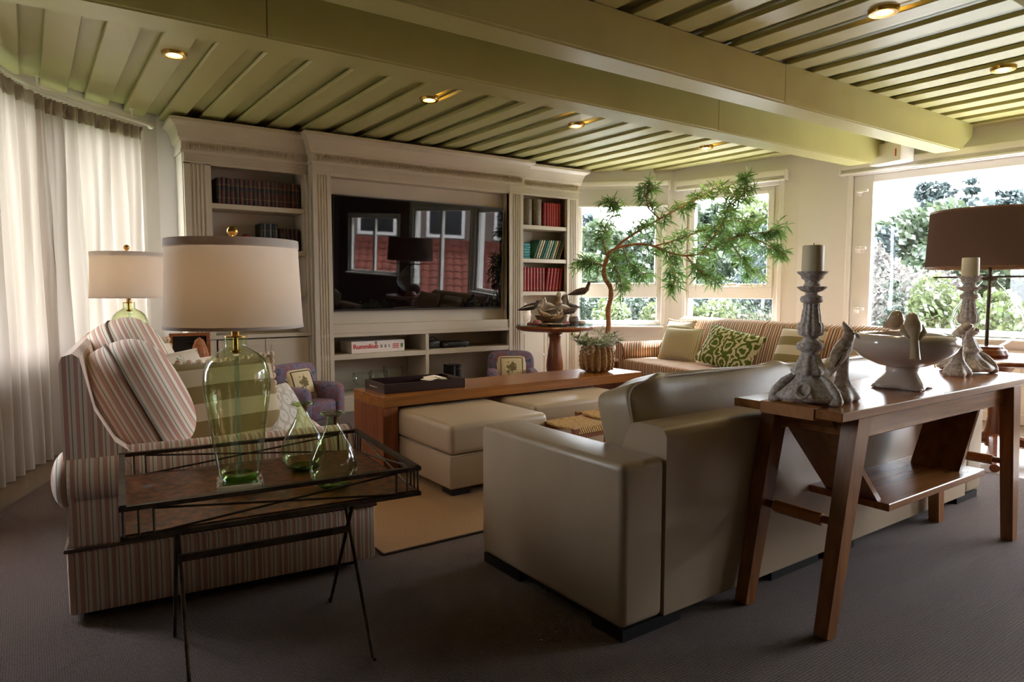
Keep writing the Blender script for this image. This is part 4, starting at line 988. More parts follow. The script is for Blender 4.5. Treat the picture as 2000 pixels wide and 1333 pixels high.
# footed porcelain bowl with two birds
bw = thing('footed_bowl', 'wide glazed white footed bowl with two birds on its rim', 'bowl', (3.0, 1.385, ZC0), R(-35))
m = MB(); m.lathe([(0.03, 0.085), (0.055, 0.088), (0.10, 0.098), (0.16, 0.128), (0.192, 0.158), (0.207, 0.188), (0.205, 0.212), (0.188, 0.226), (0.165, 0.229), (0.150, 0.224), (0.152, 0.210), (0.158, 0.19), (0.12, 0.15), (0.06, 0.12), (0.0, 0.115)], 48); m.build('bowl', 'porcelain', bw, angle=60)
m = MB(); m.lathe([(0.104, 0.004), (0.108, 0.012), (0.098, 0.028), (0.076, 0.05), (0.064, 0.07), (0.062, 0.084), (0.066, 0.09)], 72, mod=lambda a, z, k: 1 + 0.16 * math.cos(4 * a) * max(0, 1 - z / 0.06)); m.build('foot', 'porcelain', bw, angle=60)
for q in range(4):
    a = q * math.pi / 2; m = MB(); m.superq((0.112 * math.cos(a), 0.112 * math.sin(a), 0.0065), (0.018, 0.018, 0.0065), 0.8, 0.9, 12, 8); m.build('toe', 'porcelain', bw)
def rim_bird(a, face, tail):
    px, py = 0.178 * math.cos(R(a)), 0.178 * math.sin(R(a))
    Mb = T(px, py, 0.227) @ RZ(face)
    m = MB(); pth = [(-0.075, 0, -0.085), (-0.062, 0, -0.04), (-0.04, 0, -0.002), (-0.015, 0, 0.022), (0.008, 0, 0.046), (0.018, 0, 0.066), (0.022, 0, 0.082), (0.024, 0, 0.094)] if tail else [(-0.055, 0, 0.012), (-0.035, 0, 0.02), (-0.012, 0, 0.032), (0.01, 0, 0.05), (0.016, 0, 0.07), (0.02, 0, 0.084), (0.022, 0, 0.094)]
    m.tube(pth, [0.02, 0.016, 0.016, 0.032, 0.034, 0.026, 0.022, 0.006] if tail else [0.008, 0.02, 0.034, 0.036, 0.028, 0.022, 0.006], 14, M=Mb, flat=0.9); b = m.build('perched_bird', 'porcelain_bird', bw, angle=70)
    m = MB(); m.tube([(0.04, 0, 0.078), (0.056, 0, 0.074)], [0.006, 0.001], 8, M=Mb); m.build('beak', 'porcelain_bird', b)
    for s in (-1, 1):
        m = MB(); m.tube([(0.008, s * 0.028, 0.046), (-0.02, s * 0.032, 0.02), (-0.05, s * 0.016, -0.01 if tail else 0.012)], [0.012, 0.016, 0.003], 8, flat=0.4, M=Mb); m.build('wing', 'porcelain_bird', b)
rim_bird(249, 69, True); rim_bird(71, 251, False)
# ------------------------------------------------------------------ folding tray table
tt = thing('tray_table', 'dark bronze tray table with a burl wood top and folding crossed legs', 'tray table', (0.605, 2.25, 0.008), R(-5.5))
HX, HY = 0.402, 0.325; Z0, Z1 = 0.55, 0.632
m = MB(); m.box(-HX + 0.004, HX - 0.004, -HY + 0.004, HY - 0.004, Z0, Z0 + 0.012); m.build('tray_panel', 'burl', tt, smooth=False)
for z, w in ((Z0 + 0.002, 0.016), (Z1, 0.018)):
    cs = [(-HX, -HY), (HX, -HY), (HX, HY), (-HX, HY)]
    for (a, b), (c, d) in zip(cs, cs[1:] + cs[:1]):
        e = Vector((c - a, d - b)).normalized() * 0.008
        m = MB(); m.bar((a - e.x, b - e.y, z), (c + e.x, d + e.y, z), w, 0.012); m.build('rim_rail', 'bronze', tt, smooth=False)
def rod(p, q, r=0.0035, name='gallery_rod'): 
    m = MB(); m.tube([p, q], r, 6); m.build(name, 'bronze', tt)
for s in (-1, 1):
    for x in (-HX, -HX + 0.035, -HX + 0.07, HX - 0.07, HX - 0.035, HX): rod((x, s * HY, Z0), (x, s * HY, Z1))
    rod((-HX + 0.07, s * HY, Z0 + 0.008), (HX - 0.07, s * HY, Z1 - 0.008)); rod((-HX + 0.07, s * HY, Z1 - 0.008), (HX - 0.07, s * HY, Z0 + 0.008))
    for y in (-HY + 0.03, -HY + 0.06, HY - 0.06, HY - 0.03): rod((s * HX, y, Z0), (s * HX, y, Z1))
    rod((s * HX, -HY + 0.06, Z0 + 0.008), (s * HX, HY - 0.06, Z1 - 0.008)); rod((s * HX, -HY + 0.06, Z1 - 0.008), (s * HX, HY - 0.06, Z0 + 0.008))
for x in (-0.262, 0.272):
    for s in (-1, 1):
        m = MB(); m.tube([(x + s * 0.006, s * 0.13, Z0 - 0.002), (x + s * 0.006, -s * 0.235, 0.004), (x + s * 0.006, -s * 0.25, 0.006)], [0.007, 0.006, 0.006], 8); m.build('leg', 'bronze', tt)
m = MB(); m.bar((-0.262, -0.015, 0.365), (0.272, -0.015, 0.365), 0.012, 0.022); m.build('stretcher', 'bronze', tt, smooth=False)
m = MB(); m.bar((-0.262, 0.13, Z0 - 0.008), (0.272, 0.13, Z0 - 0.008), 0.012, 0.014); m.bar((-0.262, -0.13, Z0 - 0.008), (0.272, -0.13, Z0 - 0.008), 0.012, 0.014); m.build('top_bar', 'bronze', tt, smooth=False)
ZTR = 0.008 + Z0 + 0.0125

# ------------------------------------------------------------------ glass table lamps
def glass_lamp(x, y, z, rz, label):
    t = thing('table_lamp', label, 'lamp', (x, y, z), R(rz), 'pale green glass table lamps')
    m = MB(); m.box(-0.068, 0.068, -0.068, 0.068, 0, 0.03, 0.004, 1); m.build('crystal_base', 'crystal', t, smooth=False)
    body = [(0.052, 0.031), (0.058, 0.045), (0.065, 0.10), (0.074, 0.17), (0.084, 0.25), (0.091, 0.30), (0.0925, 0.34), (0.089, 0.375), (0.078, 0.405), (0.060, 0.425), (0.040, 0.438), (0.030, 0.446), (0.030, 0.476)]
    fine = []
    for (a, b), (c, d) in zip(body, body[1:]):
        for i in range(3): fine.append((a + (c - a) * i / 3, b + (d - b) * i / 3))
    fine.append(body[-1]); fine = [(a * 1.07, b + 0.004) for a, b in fine]
    m = MB(); m.lathe(fine, 64, mod=lambda a, z_, k: 1 + 0.006 * math.cos(16 * a) * max(0, 1 - z_ / 0.40), caps=False); b = m.build('glass_body', 'lamp_glass', t, angle=80)
    m = MB(); m.lathe([(0.0, 0.031), (0.050, 0.032), (0.054, 0.042), (0.046, 0.050), (0.0, 0.046)], 32); m.build('green_glass_foot', 'green_glass', t)
    m = MB(); m.tube([(0, 0, 0.048), (0, 0, 0.46)], 0.0075, 12); m.build('centre_rod', 'rod_glass', t)
    m = MB(); m.lathe([(0.008, 0.43), (0.016, 0.434), (0.016, 0.438), (0.008, 0.442), (0.007, 0.478), (0.033, 0.481), (0.033, 0.485), (0.012, 0.487), (0.012, 0.53), (0.018, 0.54), (0.018, 0.58), (0, 0.582)], 20); m.build('socket', 'brass', t)
    sh = [(0.202, 0.512), (0.1905, 0.775)]
    m = MB(); m.lathe([(0.202, 0.512), (0.199, 0.57), (0.196, 0.635), (0.193, 0.70), (0.1905, 0.775)], 64, caps=False); sd = m.build('shade', 'shade_linen', t, angle=60)
    m = MB(); m.lathe([(0.2035, 0.510), (0.2028, 0.52), (0.2005, 0.52), (0.2012, 0.510)], 64, caps=False); m.build('lower_trim', 'shade_trim', sd); m = MB(); m.lathe([(0.1935, 0.753), (0.1925, 0.778), (0.189, 0.778), (0.19, 0.753)], 64, caps=False); m.build('upper_trim', 'shade_trim', sd)
    m = MB()
    for q in range(3): m.tube([(0.189 * math.cos(q * 2.094), 0.189 * math.sin(q * 2.094), 0.765), (0.008 * math.cos(q * 2.094), 0.008 * math.sin(q * 2.094), 0.77)], 0.002, 6)
    m.tube([(0, 0, 0.58), (0, 0, 0.79)], 0.003, 6); m.build('spider', 'brass', t)
    m = MB(); m.lathe([(0.008, 0.777), (0.009, 0.785), (0.005, 0.789), (0.010, 0.793), (0.016, 0.803), (0.016, 0.811), (0.010, 0.821), (0, 0.824)], 18); m.build('finial', 'brass', t)
    m = MB(); m.ball((0, 0, 0.63), (0.028, 0.028, 0.034), 14, 10); m.build('bulb', 'bulb_glow', t)
    L = bpy.data.lights.new('lamp_bulb', 'POINT'); L.energy = 0.14; L.color = (1, 0.74, 0.48); L.shadow_soft_size = 0.04
    o = bpy.data.objects.new('lamp_bulb', L); COL.objects.link(o); o.location = (x, y, z + 0.685); o['kind'] = 'helper'
    return t
glass_lamp(0.522, 2.224, ZTR, -12, 'pale green glass lamp with lit linen shade standing on the bronze tray table')
m = MB(); m.tube([(0.45, 2.29, ZTR + 0.004), (0.38, 2.36, ZTR + 0.003), (0.31, 2.45, ZTR + 0.003), (0.265, 2.55, ZTR + 0.03), (0.235, 2.6, ZTR + 0.075), (0.20, 2.60, 0.3), (0.19, 2.61, 0.02), (0.05, 2.50, 0.012), (-0.2, 2.2, 0.012)], 0.0028, 6)
tag(m.build('lamp_cord', 'clear_glass'), 'thin clear cord running from the near glass lamp over the tray edge', 'cord')
def side_table():
    t = thing('side_table', 'small dark wooden side table behind the pink striped sofa', 'side table', (0.60, 4.70, 0.008))
    m = MB(); m.box(-0.36, 0.36, -0.24, 0.24, 0.60, 0.628, 0.005, 1); m.build('top', 'cherry_wood', t)
    for a in (-1, 1):
        for b in (-1, 1):
            m = MB(); m.bar((a * 0.32, b * 0.20, 0), (a * 0.32, b * 0.20, 0.6), 0.03, 0.03, up=(0, 1, 0), w1=0.045, h1=0.045); m.build('leg', 'cherry_wood', t)
    m = MB(); m.box(-0.31, 0.31, -0.2, 0.2, 0.53, 0.6, 0.003, 1); m.build('apron', 'cherry_wood', t)
side_table()
glass_lamp(0.488, 4.62, 0.637, 40, 'pale green glass lamp with lit linen shade beside the sheer curtain')
t = thing('picture_frame', 'small dark picture frame with a golden wood edge behind the pillows', 'picture frame', (0.845, 4.80, 0.637), R(-8)); Mf = RX(-8)
m = MB(); m.box(-0.11, 0.11, 0.004, 0.012, 0.0, 0.27, M=Mf); m.build('picture', 'black_plastic', t, smooth=False)
m = MB(); m.box(-0.12, -0.10, -0.004, 0.016, 0, 0.28, M=Mf); m.box(0.10, 0.12, -0.004, 0.016, 0, 0.28, M=Mf); m.box(-0.1, 0.1, -0.004, 0.016, 0, 0.02, M=Mf); m.box(-0.1, 0.1, -0.004, 0.016, 0.26, 0.28, M=Mf); m.build('frame', 'stool_wood', t, smooth=False)
m = MB(); m.bar((0, 0.03, 0.22), (0, 0.11, 0.004), 0.05, 0.005); m.build('easel_back', 'black_plastic', t, smooth=False)
t = thing('cone_ornament', 'reddish-brown textured cone ornament in front of the dark picture frame', 'ornament', (0.875, 4.66, 0.637))
m = MB(); m.lathe([(0.06, 0), (0.064, 0.02), (0.058, 0.1), (0.045, 0.18), (0.025, 0.24), (0, 0.26)], 24, mod=lambda a, z, k: 1 + 0.05 * math.cos(12 * a + k)); m.build('body', 'bark', t); m = MB(); m.lathe([(0.066, 0), (0.068, 0.012), (0.06, 0.014)], 24); m.build('base_ring', 'fabric_border', t)

# glass bottle vases
def vase(x, y, sc, label):
    t = thing('glass_vase', label, 'vase', (x, y, ZTR), 0, 'onion-shaped green glass vases on the tray table'); t.scale = (sc, sc, sc)
    pr = [(0.0, 0.006), (0.035, 0.0), (0.055, 0.010), (0.072, 0.04), (0.0755, 0.07), (0.070, 0.10), (0.055, 0.135), (0.037, 0.165), (0.024, 0.19), (0.0185, 0.21), (0.018, 0.222), (0.024, 0.231), (0.036, 0.237)]
    m = MB(); m.lathe(pr, 40, caps=False, mod=lambda a, z, k: 1 + 0.012 * math.sin(2 * a + z * 20)); m.build('glass_body', 'vase_glass', t, angle=80)
    m = MB(); m.tube([(0.0355 * math.cos(i * R(12)) , 0.0355 * math.sin(i * R(12)), 0.238 + 0.002 * math.sin(i * 1.3)) for i in range(30)], 0.0042, 8, closed=True); m.build('folded_lip', 'vase_glass', t, angle=80)
    m = MB(); m.lathe([(0, 0.004), (0.04, 0.002), (0.055, 0.012), (0.045, 0.018), (0, 0.012)], 30); m.build('thick_bottom', 'green_glass', t)
vase(0.762, 2.335, 0.98, 'green onion-shaped glass vase on the tray table, the one further back'); vase(0.772, 2.075, 1.0, 'green onion-shaped glass vase on the tray table, the front one')

# ------------------------------------------------------------------ on the bridge table
ZB = 0.017 + 0.5055
t = thing('serving_tray', 'dark brown wooden serving tray with raised sides on the bench table', 'tray', (2.16, 4.205, ZB), R(-2))
m = MB(); m.box(-0.29, 0.29, -0.16, 0.16, 0, 0.008); m.build('bottom', 'dark_tray_wood', t, smooth=False)
for a, b, c, d in ((-0.30, 0.30, -0.17, -0.158), (-0.30, 0.30, 0.158, 0.17), (-0.30, -0.288, -0.158, 0.158), (0.288, 0.30, -0.158, 0.158)):
    m = MB(); m.box(a, b, c, d, 0, 0.062, 0.002, 1); m.build('side', 'dark_tray_wood', t, smooth=False)
for s in (-1, 1):
    m = MB(); m.tube([(s * 0.302, -0.06, 0.03), (s * 0.312, -0.05, 0.032), (s * 0.312, 0.05, 0.032), (s * 0.302, 0.06, 0.03)], 0.004, 6); m.build('handle', 'chrome', t)
for k, (x, y, r) in enumerate(((2.30, 4.20, 15), (2.35, 4.27, -20))):
    t = thing('folded_paper', ('white folded paper lying left in the dark serving tray', 'white folded paper lying right in the dark serving tray')[k], 'paper', (x, y, ZB + 0.0085 + 0.0 * k), R(r), 'papers in the serving tray')
    m = MB(); m.prism([(-0.08, 0), (0.08, 0), (0.083, 0.03), (0.0, 0.052), (-0.08, 0.04), (-0.078, 0.037), (0.0, 0.048), (0.078, 0.027), (0.076, 0.003), (-0.08, 0.003)], 1, -0.05, 0.05); m.build('sheet', 'paper', t, smooth=False)

# ribbed basket planter with succulents
pt = thing('basket_planter', 'ribbed wicker pot of grey-green succulents at the right end of the bench table', 'potted plant', (3.80, 4.16, ZB), 0)
m = MB(); m.lathe([(0.085, 0), (0.10, 0.01), (0.125, 0.05), (0.132, 0.10), (0.128, 0.15), (0.118, 0.19), (0.112, 0.21), (0.104, 0.21), (0.10, 0.18), (0.0, 0.17)], 96, mod=lambda a, z, k: 1 + 0.13 * (abs(math.sin(8 * a)) - 0.5) * (1 if 0 < k < 7 else 0.3)); m.build('wicker_pot', 'wicker', pt, angle=60)
m = MB()
for k in range(16):
    a = (k + 0.5) * math.pi / 8
    m.tube([((0.120 + 0.016 * math.sin(math.pi * z / 0.2) + 0.004 * (-1) ** i) * math.cos(a + 0.02 * (-1) ** i), (0.120 + 0.016 * math.sin(math.pi * z / 0.2) + 0.004 * (-1) ** i) * math.sin(a + 0.02 * (-1) ** i), z) for i, z in enumerate([0.02 + 0.018 * j for j in range(11)])], 0.011, 6)
m.build('plaited_ribs', 'wicker', pt, angle=70)
m = MB(); m.lathe([(0, 0.175), (0.10, 0.178)], 20, caps=False); m.build('soil', 'bark', pt)
leafmat('succulent', (120, 134, 96), (168, 176, 140), 0.2, 9); leafmat('tree_leaf', (76, 118, 54), (130, 164, 86), 0.45, 6); plain('dry_bloom', (206, 188, 164), 0.9, c2=(180, 156, 128), nscale=30)
def blade(m, p, d, L, w, droop, rnd, up=Vector((0, 0, 1)), seg=3):
    d = d.normalized(); s = d.cross(up)
    if s.length < 1e-3: s = Vector((1, 0, 0))
    s.normalize(); vs = []; ws = (0.25, 1.0, 0.7, 0.02) if seg == 3 else (0.3, 1.0, 0.02)
    for i in range(seg + 1):
        f = i / seg; c = p + d * L * f + Vector((0, 0, -droop * L * f * f))
        vs += [c - s * w * ws[i] / 2, c + s * w * ws[i] / 2]
    m.add(vs, [(2 * i, 2 * i + 1, 2 * i + 3, 2 * i + 2) for i in range(seg)])
rnd = random.Random(4); m = MB()
for k in range(62):
    a = rnd.uniform(0, 6.28); r = 0.10 * math.sqrt(rnd.random()); base = Vector((r * math.cos(a), r * math.sin(a), 0.19))
    tilt = Vector((math.cos(a) * (0.3 + r * 9), math.sin(a) * (0.3 + r * 9), 0.8)).normalized(); top = base + tilt * rnd.uniform(0.06, 0.20)
    for j in range(9):
        b = j * 2.4; d = (tilt * rnd.uniform(0.2, 0.8) + Vector((math.cos(b), math.sin(b), 0)) * 0.8)
        blade(m, base + (top - base) * rnd.uniform(0.3, 1.0), d, rnd.uniform(0.045, 0.085), 0.018, 0.1, rnd)
tag(m.build('succulent_leaves', 'succulent', pt, angle=80), 'grey-green fleshy leaves', kind='stuff')
m = MB()
for c in ((-0.115, -0.055, 0.19), (-0.14, -0.02, 0.175)):
    for k in range(40): 
        q = Vector((rnd.gauss(0, 1), rnd.gauss(0, 1), rnd.gauss(0, 1))).normalized() * 0.035; m.ball(Vector(c) + q, rnd.uniform(0.006, 0.011), 6, 4)
tag(m.build('dried_bloom', 'dry_bloom', pt), 'pale dried flower head', kind='stuff')
m = MB(); m.lathe([(0.0, 0), (0.03, 0.006), (0.042, 0.03), (0.036, 0.06), (0.0, 0.075)], 16, c=(0.10, -0.06, 0.16)); m.build('white_bloom', 'pillow_cream', pt)
# the slender tree stands on the floor behind, in its own pot; it spreads in a fan (U) with some depth (V)
pt = thing('potted_tree', 'tall slender tree with spreading narrow-leaved branches standing before the bay windows', 'potted plant', (5.01, 5.36, 0.001), 0)
m = MB(); m.lathe([(0.11, 0), (0.12, 0.01), (0.15, 0.22), (0.158, 0.25), (0.15, 0.265), (0.14, 0.25), (0.13, 0.21), (0, 0.2)], 32); m.build('clay_pot', 'leather_strap', pt)
m = MB(); m.lathe([(0, 0.212), (0.132, 0.216)], 20, caps=False); m.build('soil', 'bark', pt)
U = Vector((0.816, -0.578, 0)); V = Vector((0.578, 0.816, 0)); k_ = 7.27 / 1333.0
def tp(px, py, dep=0.0): return U * ((px - 1181) * k_) + V * dep + Vector((0, 0, 1.2 + (565 - py) * k_))
trunk = [(1180, 748), (1181, 720), (1182, 695), (1183, 668), (1188, 640), (1187, 606), (1192, 580), (1190, 560), (1180, 545), (1178, 525), (1184, 505), (1190, 492)]
def sm(pts, n=6):
    out = []
    for i in range(len(pts) - 1):
        p0, p1, p2, p3 = pts[max(i - 1, 0)], pts[i], pts[i + 1], pts[min(i + 2, len(pts) - 1)]
        for j in range(n):
            t_ = j / n; out.append(0.5 * ((2 * p1) + (p2 - p0) * t_ + (2 * p0 - 5 * p1 + 4 * p2 - p3) * t_ * t_ + (3 * p1 - p0 - 3 * p2 + p3) * t_ ** 3))
    out.append(pts[-1]); return out
tr = sm([tp(*p) for p in trunk]); n_ = len(tr)
m = MB(); m.tube(tr, [0.032 - 0.011 * i / n_ + 0.002 * math.sin(i * 0.9) for i in range(n_)], 12); m.build('trunk', 'bark', pt, angle=70)
BR = [[(1190, 492, 0), (1215, 482, 0.03), (1245, 478, 0.05), (1275, 482, 0.02), (1305, 495, 0), (1335, 501, -0.03), (1365, 497, -0.02), (1390, 488, 0), (1420, 470, 0.04), (1455, 460, 0.05), (1490, 455, 0.02), (1515, 450, 0)],
      [(1184, 505, 0), (1205, 480, -0.05), (1240, 455, -0.1), (1280, 432, -0.12), (1320, 410, -0.1), (1355, 392, -0.06), (1390, 372, -0.05)],
      [(1280, 432, -0.12), (1258, 412, -0.14), (1255, 385, -0.1), (1258, 370, -0.1)],
      [(1184, 505, 0), (1178, 470, 0.08), (1185, 440, 0.12), (1200, 412, 0.1), (1190, 395, 0.1)],
      [(1180, 520, 0), (1165, 515, 0.1), (1150, 512, 0.15), (1138, 512, 0.15)],
      [(1275, 482, 0.02), (1320, 470, 0.1), (1360, 455, 0.12), (1400, 440, 0.1), (1440, 430, 0.1), (1475, 435, 0.08)],
      [(1365, 497, -0.02), (1380, 470, -0.1), (1400, 440, -0.12), (1410, 410, -0.1), (1425, 395, -0.1), (1400, 378, -0.1)],
      [(1305, 495, 0), (1310, 520, 0.06), (1318, 545, 0.08), (1316, 565, 0.06)],
      [(1335, 501, -0.03), (1350, 520, -0.08), (1370, 540, -0.1), (1390, 548, -0.1)],
      [(1420, 470, 0.04), (1440, 490, 0.1), (1455, 512, 0.1), (1470, 528, 0.08)],
      [(1455, 460, 0.05), (1485, 475, 0), (1505, 490, -0.05), (1515, 500, -0.05)],
      [(1425, 395, -0.1), (1440, 385, -0.1), (1448, 368, -0.08), (1446, 352, -0.08)],
      [(1215, 482, 0.03), (1225, 505, 0.1), (1240, 525, 0.12), (1260, 535, 0.12)],
      [(1190, 492, 0), (1195, 515, -0.08), (1205, 540, -0.1), (1210, 558, -0.1)]]
fol = MB(); rnd = random.Random(11)
def spray(p, d0, n, L=0.108):
    for j in range(n):
        d = (d0 * 0.5 + Vector((rnd.gauss(0, 0.7), rnd.gauss(0, 0.7), rnd.gauss(-0.15, 0.6)))).normalized()
        blade(fol, p, d, L * rnd.uniform(0.7, 1.25), 0.0135, rnd.uniform(0.05, 0.35), rnd, Vector((rnd.gauss(0, 1), rnd.gauss(0, 1), 0.6)), 3)
twigs = MB()
for bi, br in enumerate(BR):
    pth = sm([tp(*q) for q in br], 4); n_ = len(pth); r0 = 0.0145 if bi in (0, 1) else 0.009
    m = MB(); m.tube(pth, [r0 * (1 - 0.72 * i / n_) for i in range(n_)], 8); m.build('branch', 'bark', pt, angle=70)
    for i in range(2, n_):
        f = i / n_
        if f < 0.22 and bi in (0, 1): continue
        dens = 3 if bi not in (0,) else (2 if f < 0.62 else 4)
        for q in range(dens):
            if rnd.random() < 0.22: continue
            d0 = (pth[i] - pth[i - 1]).normalized()
            side = Vector((rnd.gauss(0, 1), rnd.gauss(0, 1), rnd.gauss(0.15, 0.9))).normalized()
            tip = pth[i] + (d0 * 0.35 + side * 0.75) * rnd.uniform(0.04, 0.13)
            twigs.tube([pth[i], (pth[i] + tip) / 2 + Vector((0, 0, 0.008)), tip], [0.0034, 0.0024, 0.0012], 5)
            spray(tip, (tip - pth[i]).normalized(), rnd.randint(5, 8))
            spray((pth[i] + tip) / 2, (tip - pth[i]).normalized(), 3)
    spray(pth[-1], (pth[-1] - pth[-2]).normalized(), 10)
tag(twigs.build('twigs', 'bark', pt), kind='stuff'); tag(fol.build('foliage', 'tree_leaf', pt, smooth=False), 'narrow green leaves', kind='stuff')

# ------------------------------------------------------------------ round pedestal table with the bird collection
TX, TY, TZ = 4.60, 5.70, 0.83
rt_ = thing('pedestal_table', 'round reddish wooden pedestal table with a glass top crowded with bird carvings', 'table', (TX, TY, 0.008))
m = MB(); m.lathe([(0.0, 0.745), (0.36, 0.748), (0.40, 0.757), (0.418, 0.775), (0.42, 0.79), (0.412, 0.802), (0.40, 0.805), (0.0, 0.805)], 56); m.build('table_top', 'cherry_wood', rt_)
m = MB(); m.lathe([(0.0, 0.806), (0.405, 0.806), (0.408, 0.812), (0.405, 0.8165), (0.0, 0.8165)], 56); m.build('glass_top', 'rod_glass', rt_)
m = MB(); m.lathe([(0.10, 0.04), (0.10, 0.10), (0.07, 0.16), (0.06, 0.2), (0.08, 0.27), (0.092, 0.35), (0.088, 0.42), (0.074, 0.52), (0.06, 0.62), (0.062, 0.67), (0.074, 0.69), (0.07, 0.71), (0.11, 0.745)], 32); m.build('pedestal', 'cherry_wood', rt_)
for q in range(3):
    a = q * 2.094 + 0.4; m = MB(); m.tube([(0.07 * math.cos(a), 0.07 * math.sin(a), 0.10), (0.2 * math.cos(a), 0.2 * math.sin(a), 0.08), (0.32 * math.cos(a), 0.32 * math.sin(a), 0.028), (0.36 * math.cos(a), 0.36 * math.sin(a), 0.024)], [0.045, 0.036, 0.028, 0.024], 10); m.build('foot', 'cherry_wood', rt_)
ZR = 0.008 + 0.817
for nm, c, c2 in (('carved_brown', (96, 72, 54), (60, 46, 36)), ('carved_grey', (128, 118, 106), (92, 82, 72)), ('carved_tan', (178, 148, 108), (130, 100, 66)), ('carved_white', (218, 208, 196), (184, 172, 156)), ('carved_yellow', (176, 140, 50), (120, 90, 40)), ('bird_dark', (40, 36, 38), (70, 62, 58)), ('shell_white', (226, 216, 204), (196, 172, 150)), ('driftwood', (150, 118, 84), (110, 82, 56)), ('rose_stone', (150, 84, 80), (110, 60, 60))):
    plain(nm, c, 0.6, c2=c2, nscale=24)
GB = 'carved birds and shells on the round table'
def wader(u, v, label, mat, L=0.16, h=0.0, stick=0.12, bill=0.06, face=0, belly=None, base='driftwood', neck=0.05, z=None):
    # u: to picture right, v: away from camera, both metres from the table centre
    x = TX + 0.816 * u + 0.578 * v; y = TY - 0.578 * u + 0.816 * v
    t = thing('carved_bird', label, 'figurine', (x, y, z or ZR), R(-35.3 + face), GB); L *= 1.2; neck *= 1.15
    z0 = stick
    m = MB(); m.tube([(-L * 0.62, 0, z0 + L * 0.06), (-L * 0.45, 0, z0 + L * 0.10), (-L * 0.2, 0, z0 + L * 0.17), (L * 0.08, 0, z0 + L * 0.23), (L * 0.24, 0, z0 + L * 0.32), (L * 0.30, 0, z0 + L * 0.32 + neck * 0.6), (L * 0.34, 0, z0 + L * 0.32 + neck), (L * 0.40, 0, z0 + L * 0.34 + neck)], [L * 0.02, L * 0.08, L * 0.17, L * 0.2, L * 0.13, L * 0.085, L * 0.095, L * 0.03], 14, flat=0.85); b = m.build('body', mat, t, angle=70)
    m = MB(); m.tube([(L * 0.40, 0, z0 + L * 0.34 + neck), (L * 0.40 + bill * 0.5, 0, z0 + L * 0.345 + neck), (L * 0.40 + bill, 0, z0 + L * 0.335 + neck)], [L * 0.03, L * 0.018, L * 0.006], 8); m.build('bill', 'bird_dark', t)
    for s in (-1, 1):
        m = MB(); m.tube([(L * 0.12, s * L * 0.15, z0 + L * 0.26), (-L * 0.15, s * L * 0.17, z0 + L * 0.22), (-L * 0.5, s * L * 0.06, z0 + L * 0.11)], [L * 0.07, L * 0.10, L * 0.01], 8, flat=0.4); m.build('wing', belly or mat, t)
    if stick > 0.01:
        m = MB(); m.tube([(0, 0, 0.012), (0, 0, z0 + L * 0.1)], 0.003, 6); m.build('stick', 'bird_dark', t)
        m = MB(); m.lathe([(0.0, 0), (0.04, 0.0), (0.042, 0.01), (0.034, 0.02), (0, 0.022)], 18, mod=lambda a, z_, k: 1 + 0.12 * math.sin(3 * a)); m.build('base', base, t)
    return t
wader(0.285, 0.02, 'dark long-billed shorebird on a tall thin rod at the right of the round table', 'carved_brown', 0.20, stick=0.30, bill=0.11, neck=0.06)
wader(0.165, -0.06, 'brown duck carving with raised tail low at the right of the round table', 'carved_brown', 0.17, stick=0.10, bill=0.02, face=20, neck=0.02)
wader(0.19, 0.12, 'slim grey heron-necked carving behind the duck on the round table', 'carved_grey', 0.14, stick=0.16, bill=0.03, face=180, neck=0.085)
wader(-0.26, -0.10, 'yellow-breasted black and white bird at the left of the round table', 'bird_dark', 0.19, stick=0.14, bill=0.03, belly='carved_white', neck=0.03, base='rose_stone')
wader(-0.17, 0.06, 'small white gull at the left rear of the round table', 'carved_white', 0.11, stick=0.16, bill=0.02, neck=0.045)
wader(-0.02, -0.16, 'grey plover with a pale belly in front of the wooden bowl on the round table', 'carved_grey', 0.17, stick=0.12, bill=0.04, belly='carved_white', face=-15, neck=0.03)
wader(-0.06, 0.16, 'white bird with upswept wings behind the wooden bowl on the round table', 'carved_white', 0.13, stick=0.17, bill=0.025, face=150, neck=0.05)
wader(0.02, -0.24, 'small tan sandpiper at the very front of the round table', 'carved_tan', 0.11, stick=0.06, bill=0.035, face=10, neck=0.02)
wader(0.10, 0.06, 'pale tern with a raised tail right of the wooden bowl on the round table', 'carved_white', 0.13, stick=0.15, bill=0.03, face=195, neck=0.03)
wader(-0.13, -0.20, 'tan dove with folded wings left of the wooden bowl on the round table', 'carved_tan', 0.13, stick=0.08, bill=0.015, face=200, neck=0.025)
def rtpos(u, v): return (TX + 0.816 * u + 0.578 * v, TY - 0.578 * u + 0.816 * v, ZR)
t = thing('white_statuette', 'tall pale statuette standing at the back of the round table', 'figurine', rtpos(0.06, 0.24), 0, GB)
m = MB(); m.lathe([(0.035, 0), (0.038, 0.02), (0.03, 0.05), (0.036, 0.12), (0.042, 0.19), (0.034, 0.24), (0.018, 0.265), (0.02, 0.275), (0.03, 0.295), (0.031, 0.32), (0.02, 0.34), (0, 0.347)], 20); m.build('body', 'carved_tan', t); m = MB(); m.ball((0, -0.006, 0.312), (0.032, 0.03, 0.036), 14, 10); m.build('head', 'carved_white', t)
t = thing('driftwood_bowl', 'shallow wooden bowl heaped with shells in the middle of the round table', 'bowl', rtpos(-0.04, -0.02), R(20), GB)
m = MB(); m.lathe([(0.07, 0), (0.09, 0.01), (0.15, 0.05), (0.175, 0.095), (0.168, 0.1), (0.14, 0.06), (0.08, 0.025), (0, 0.02)], 36, mod=lambda a, z, k: 1 + 0.06 * math.sin(3 * a)); m.build('bowl', 'driftwood', t)
rs = random.Random(2)
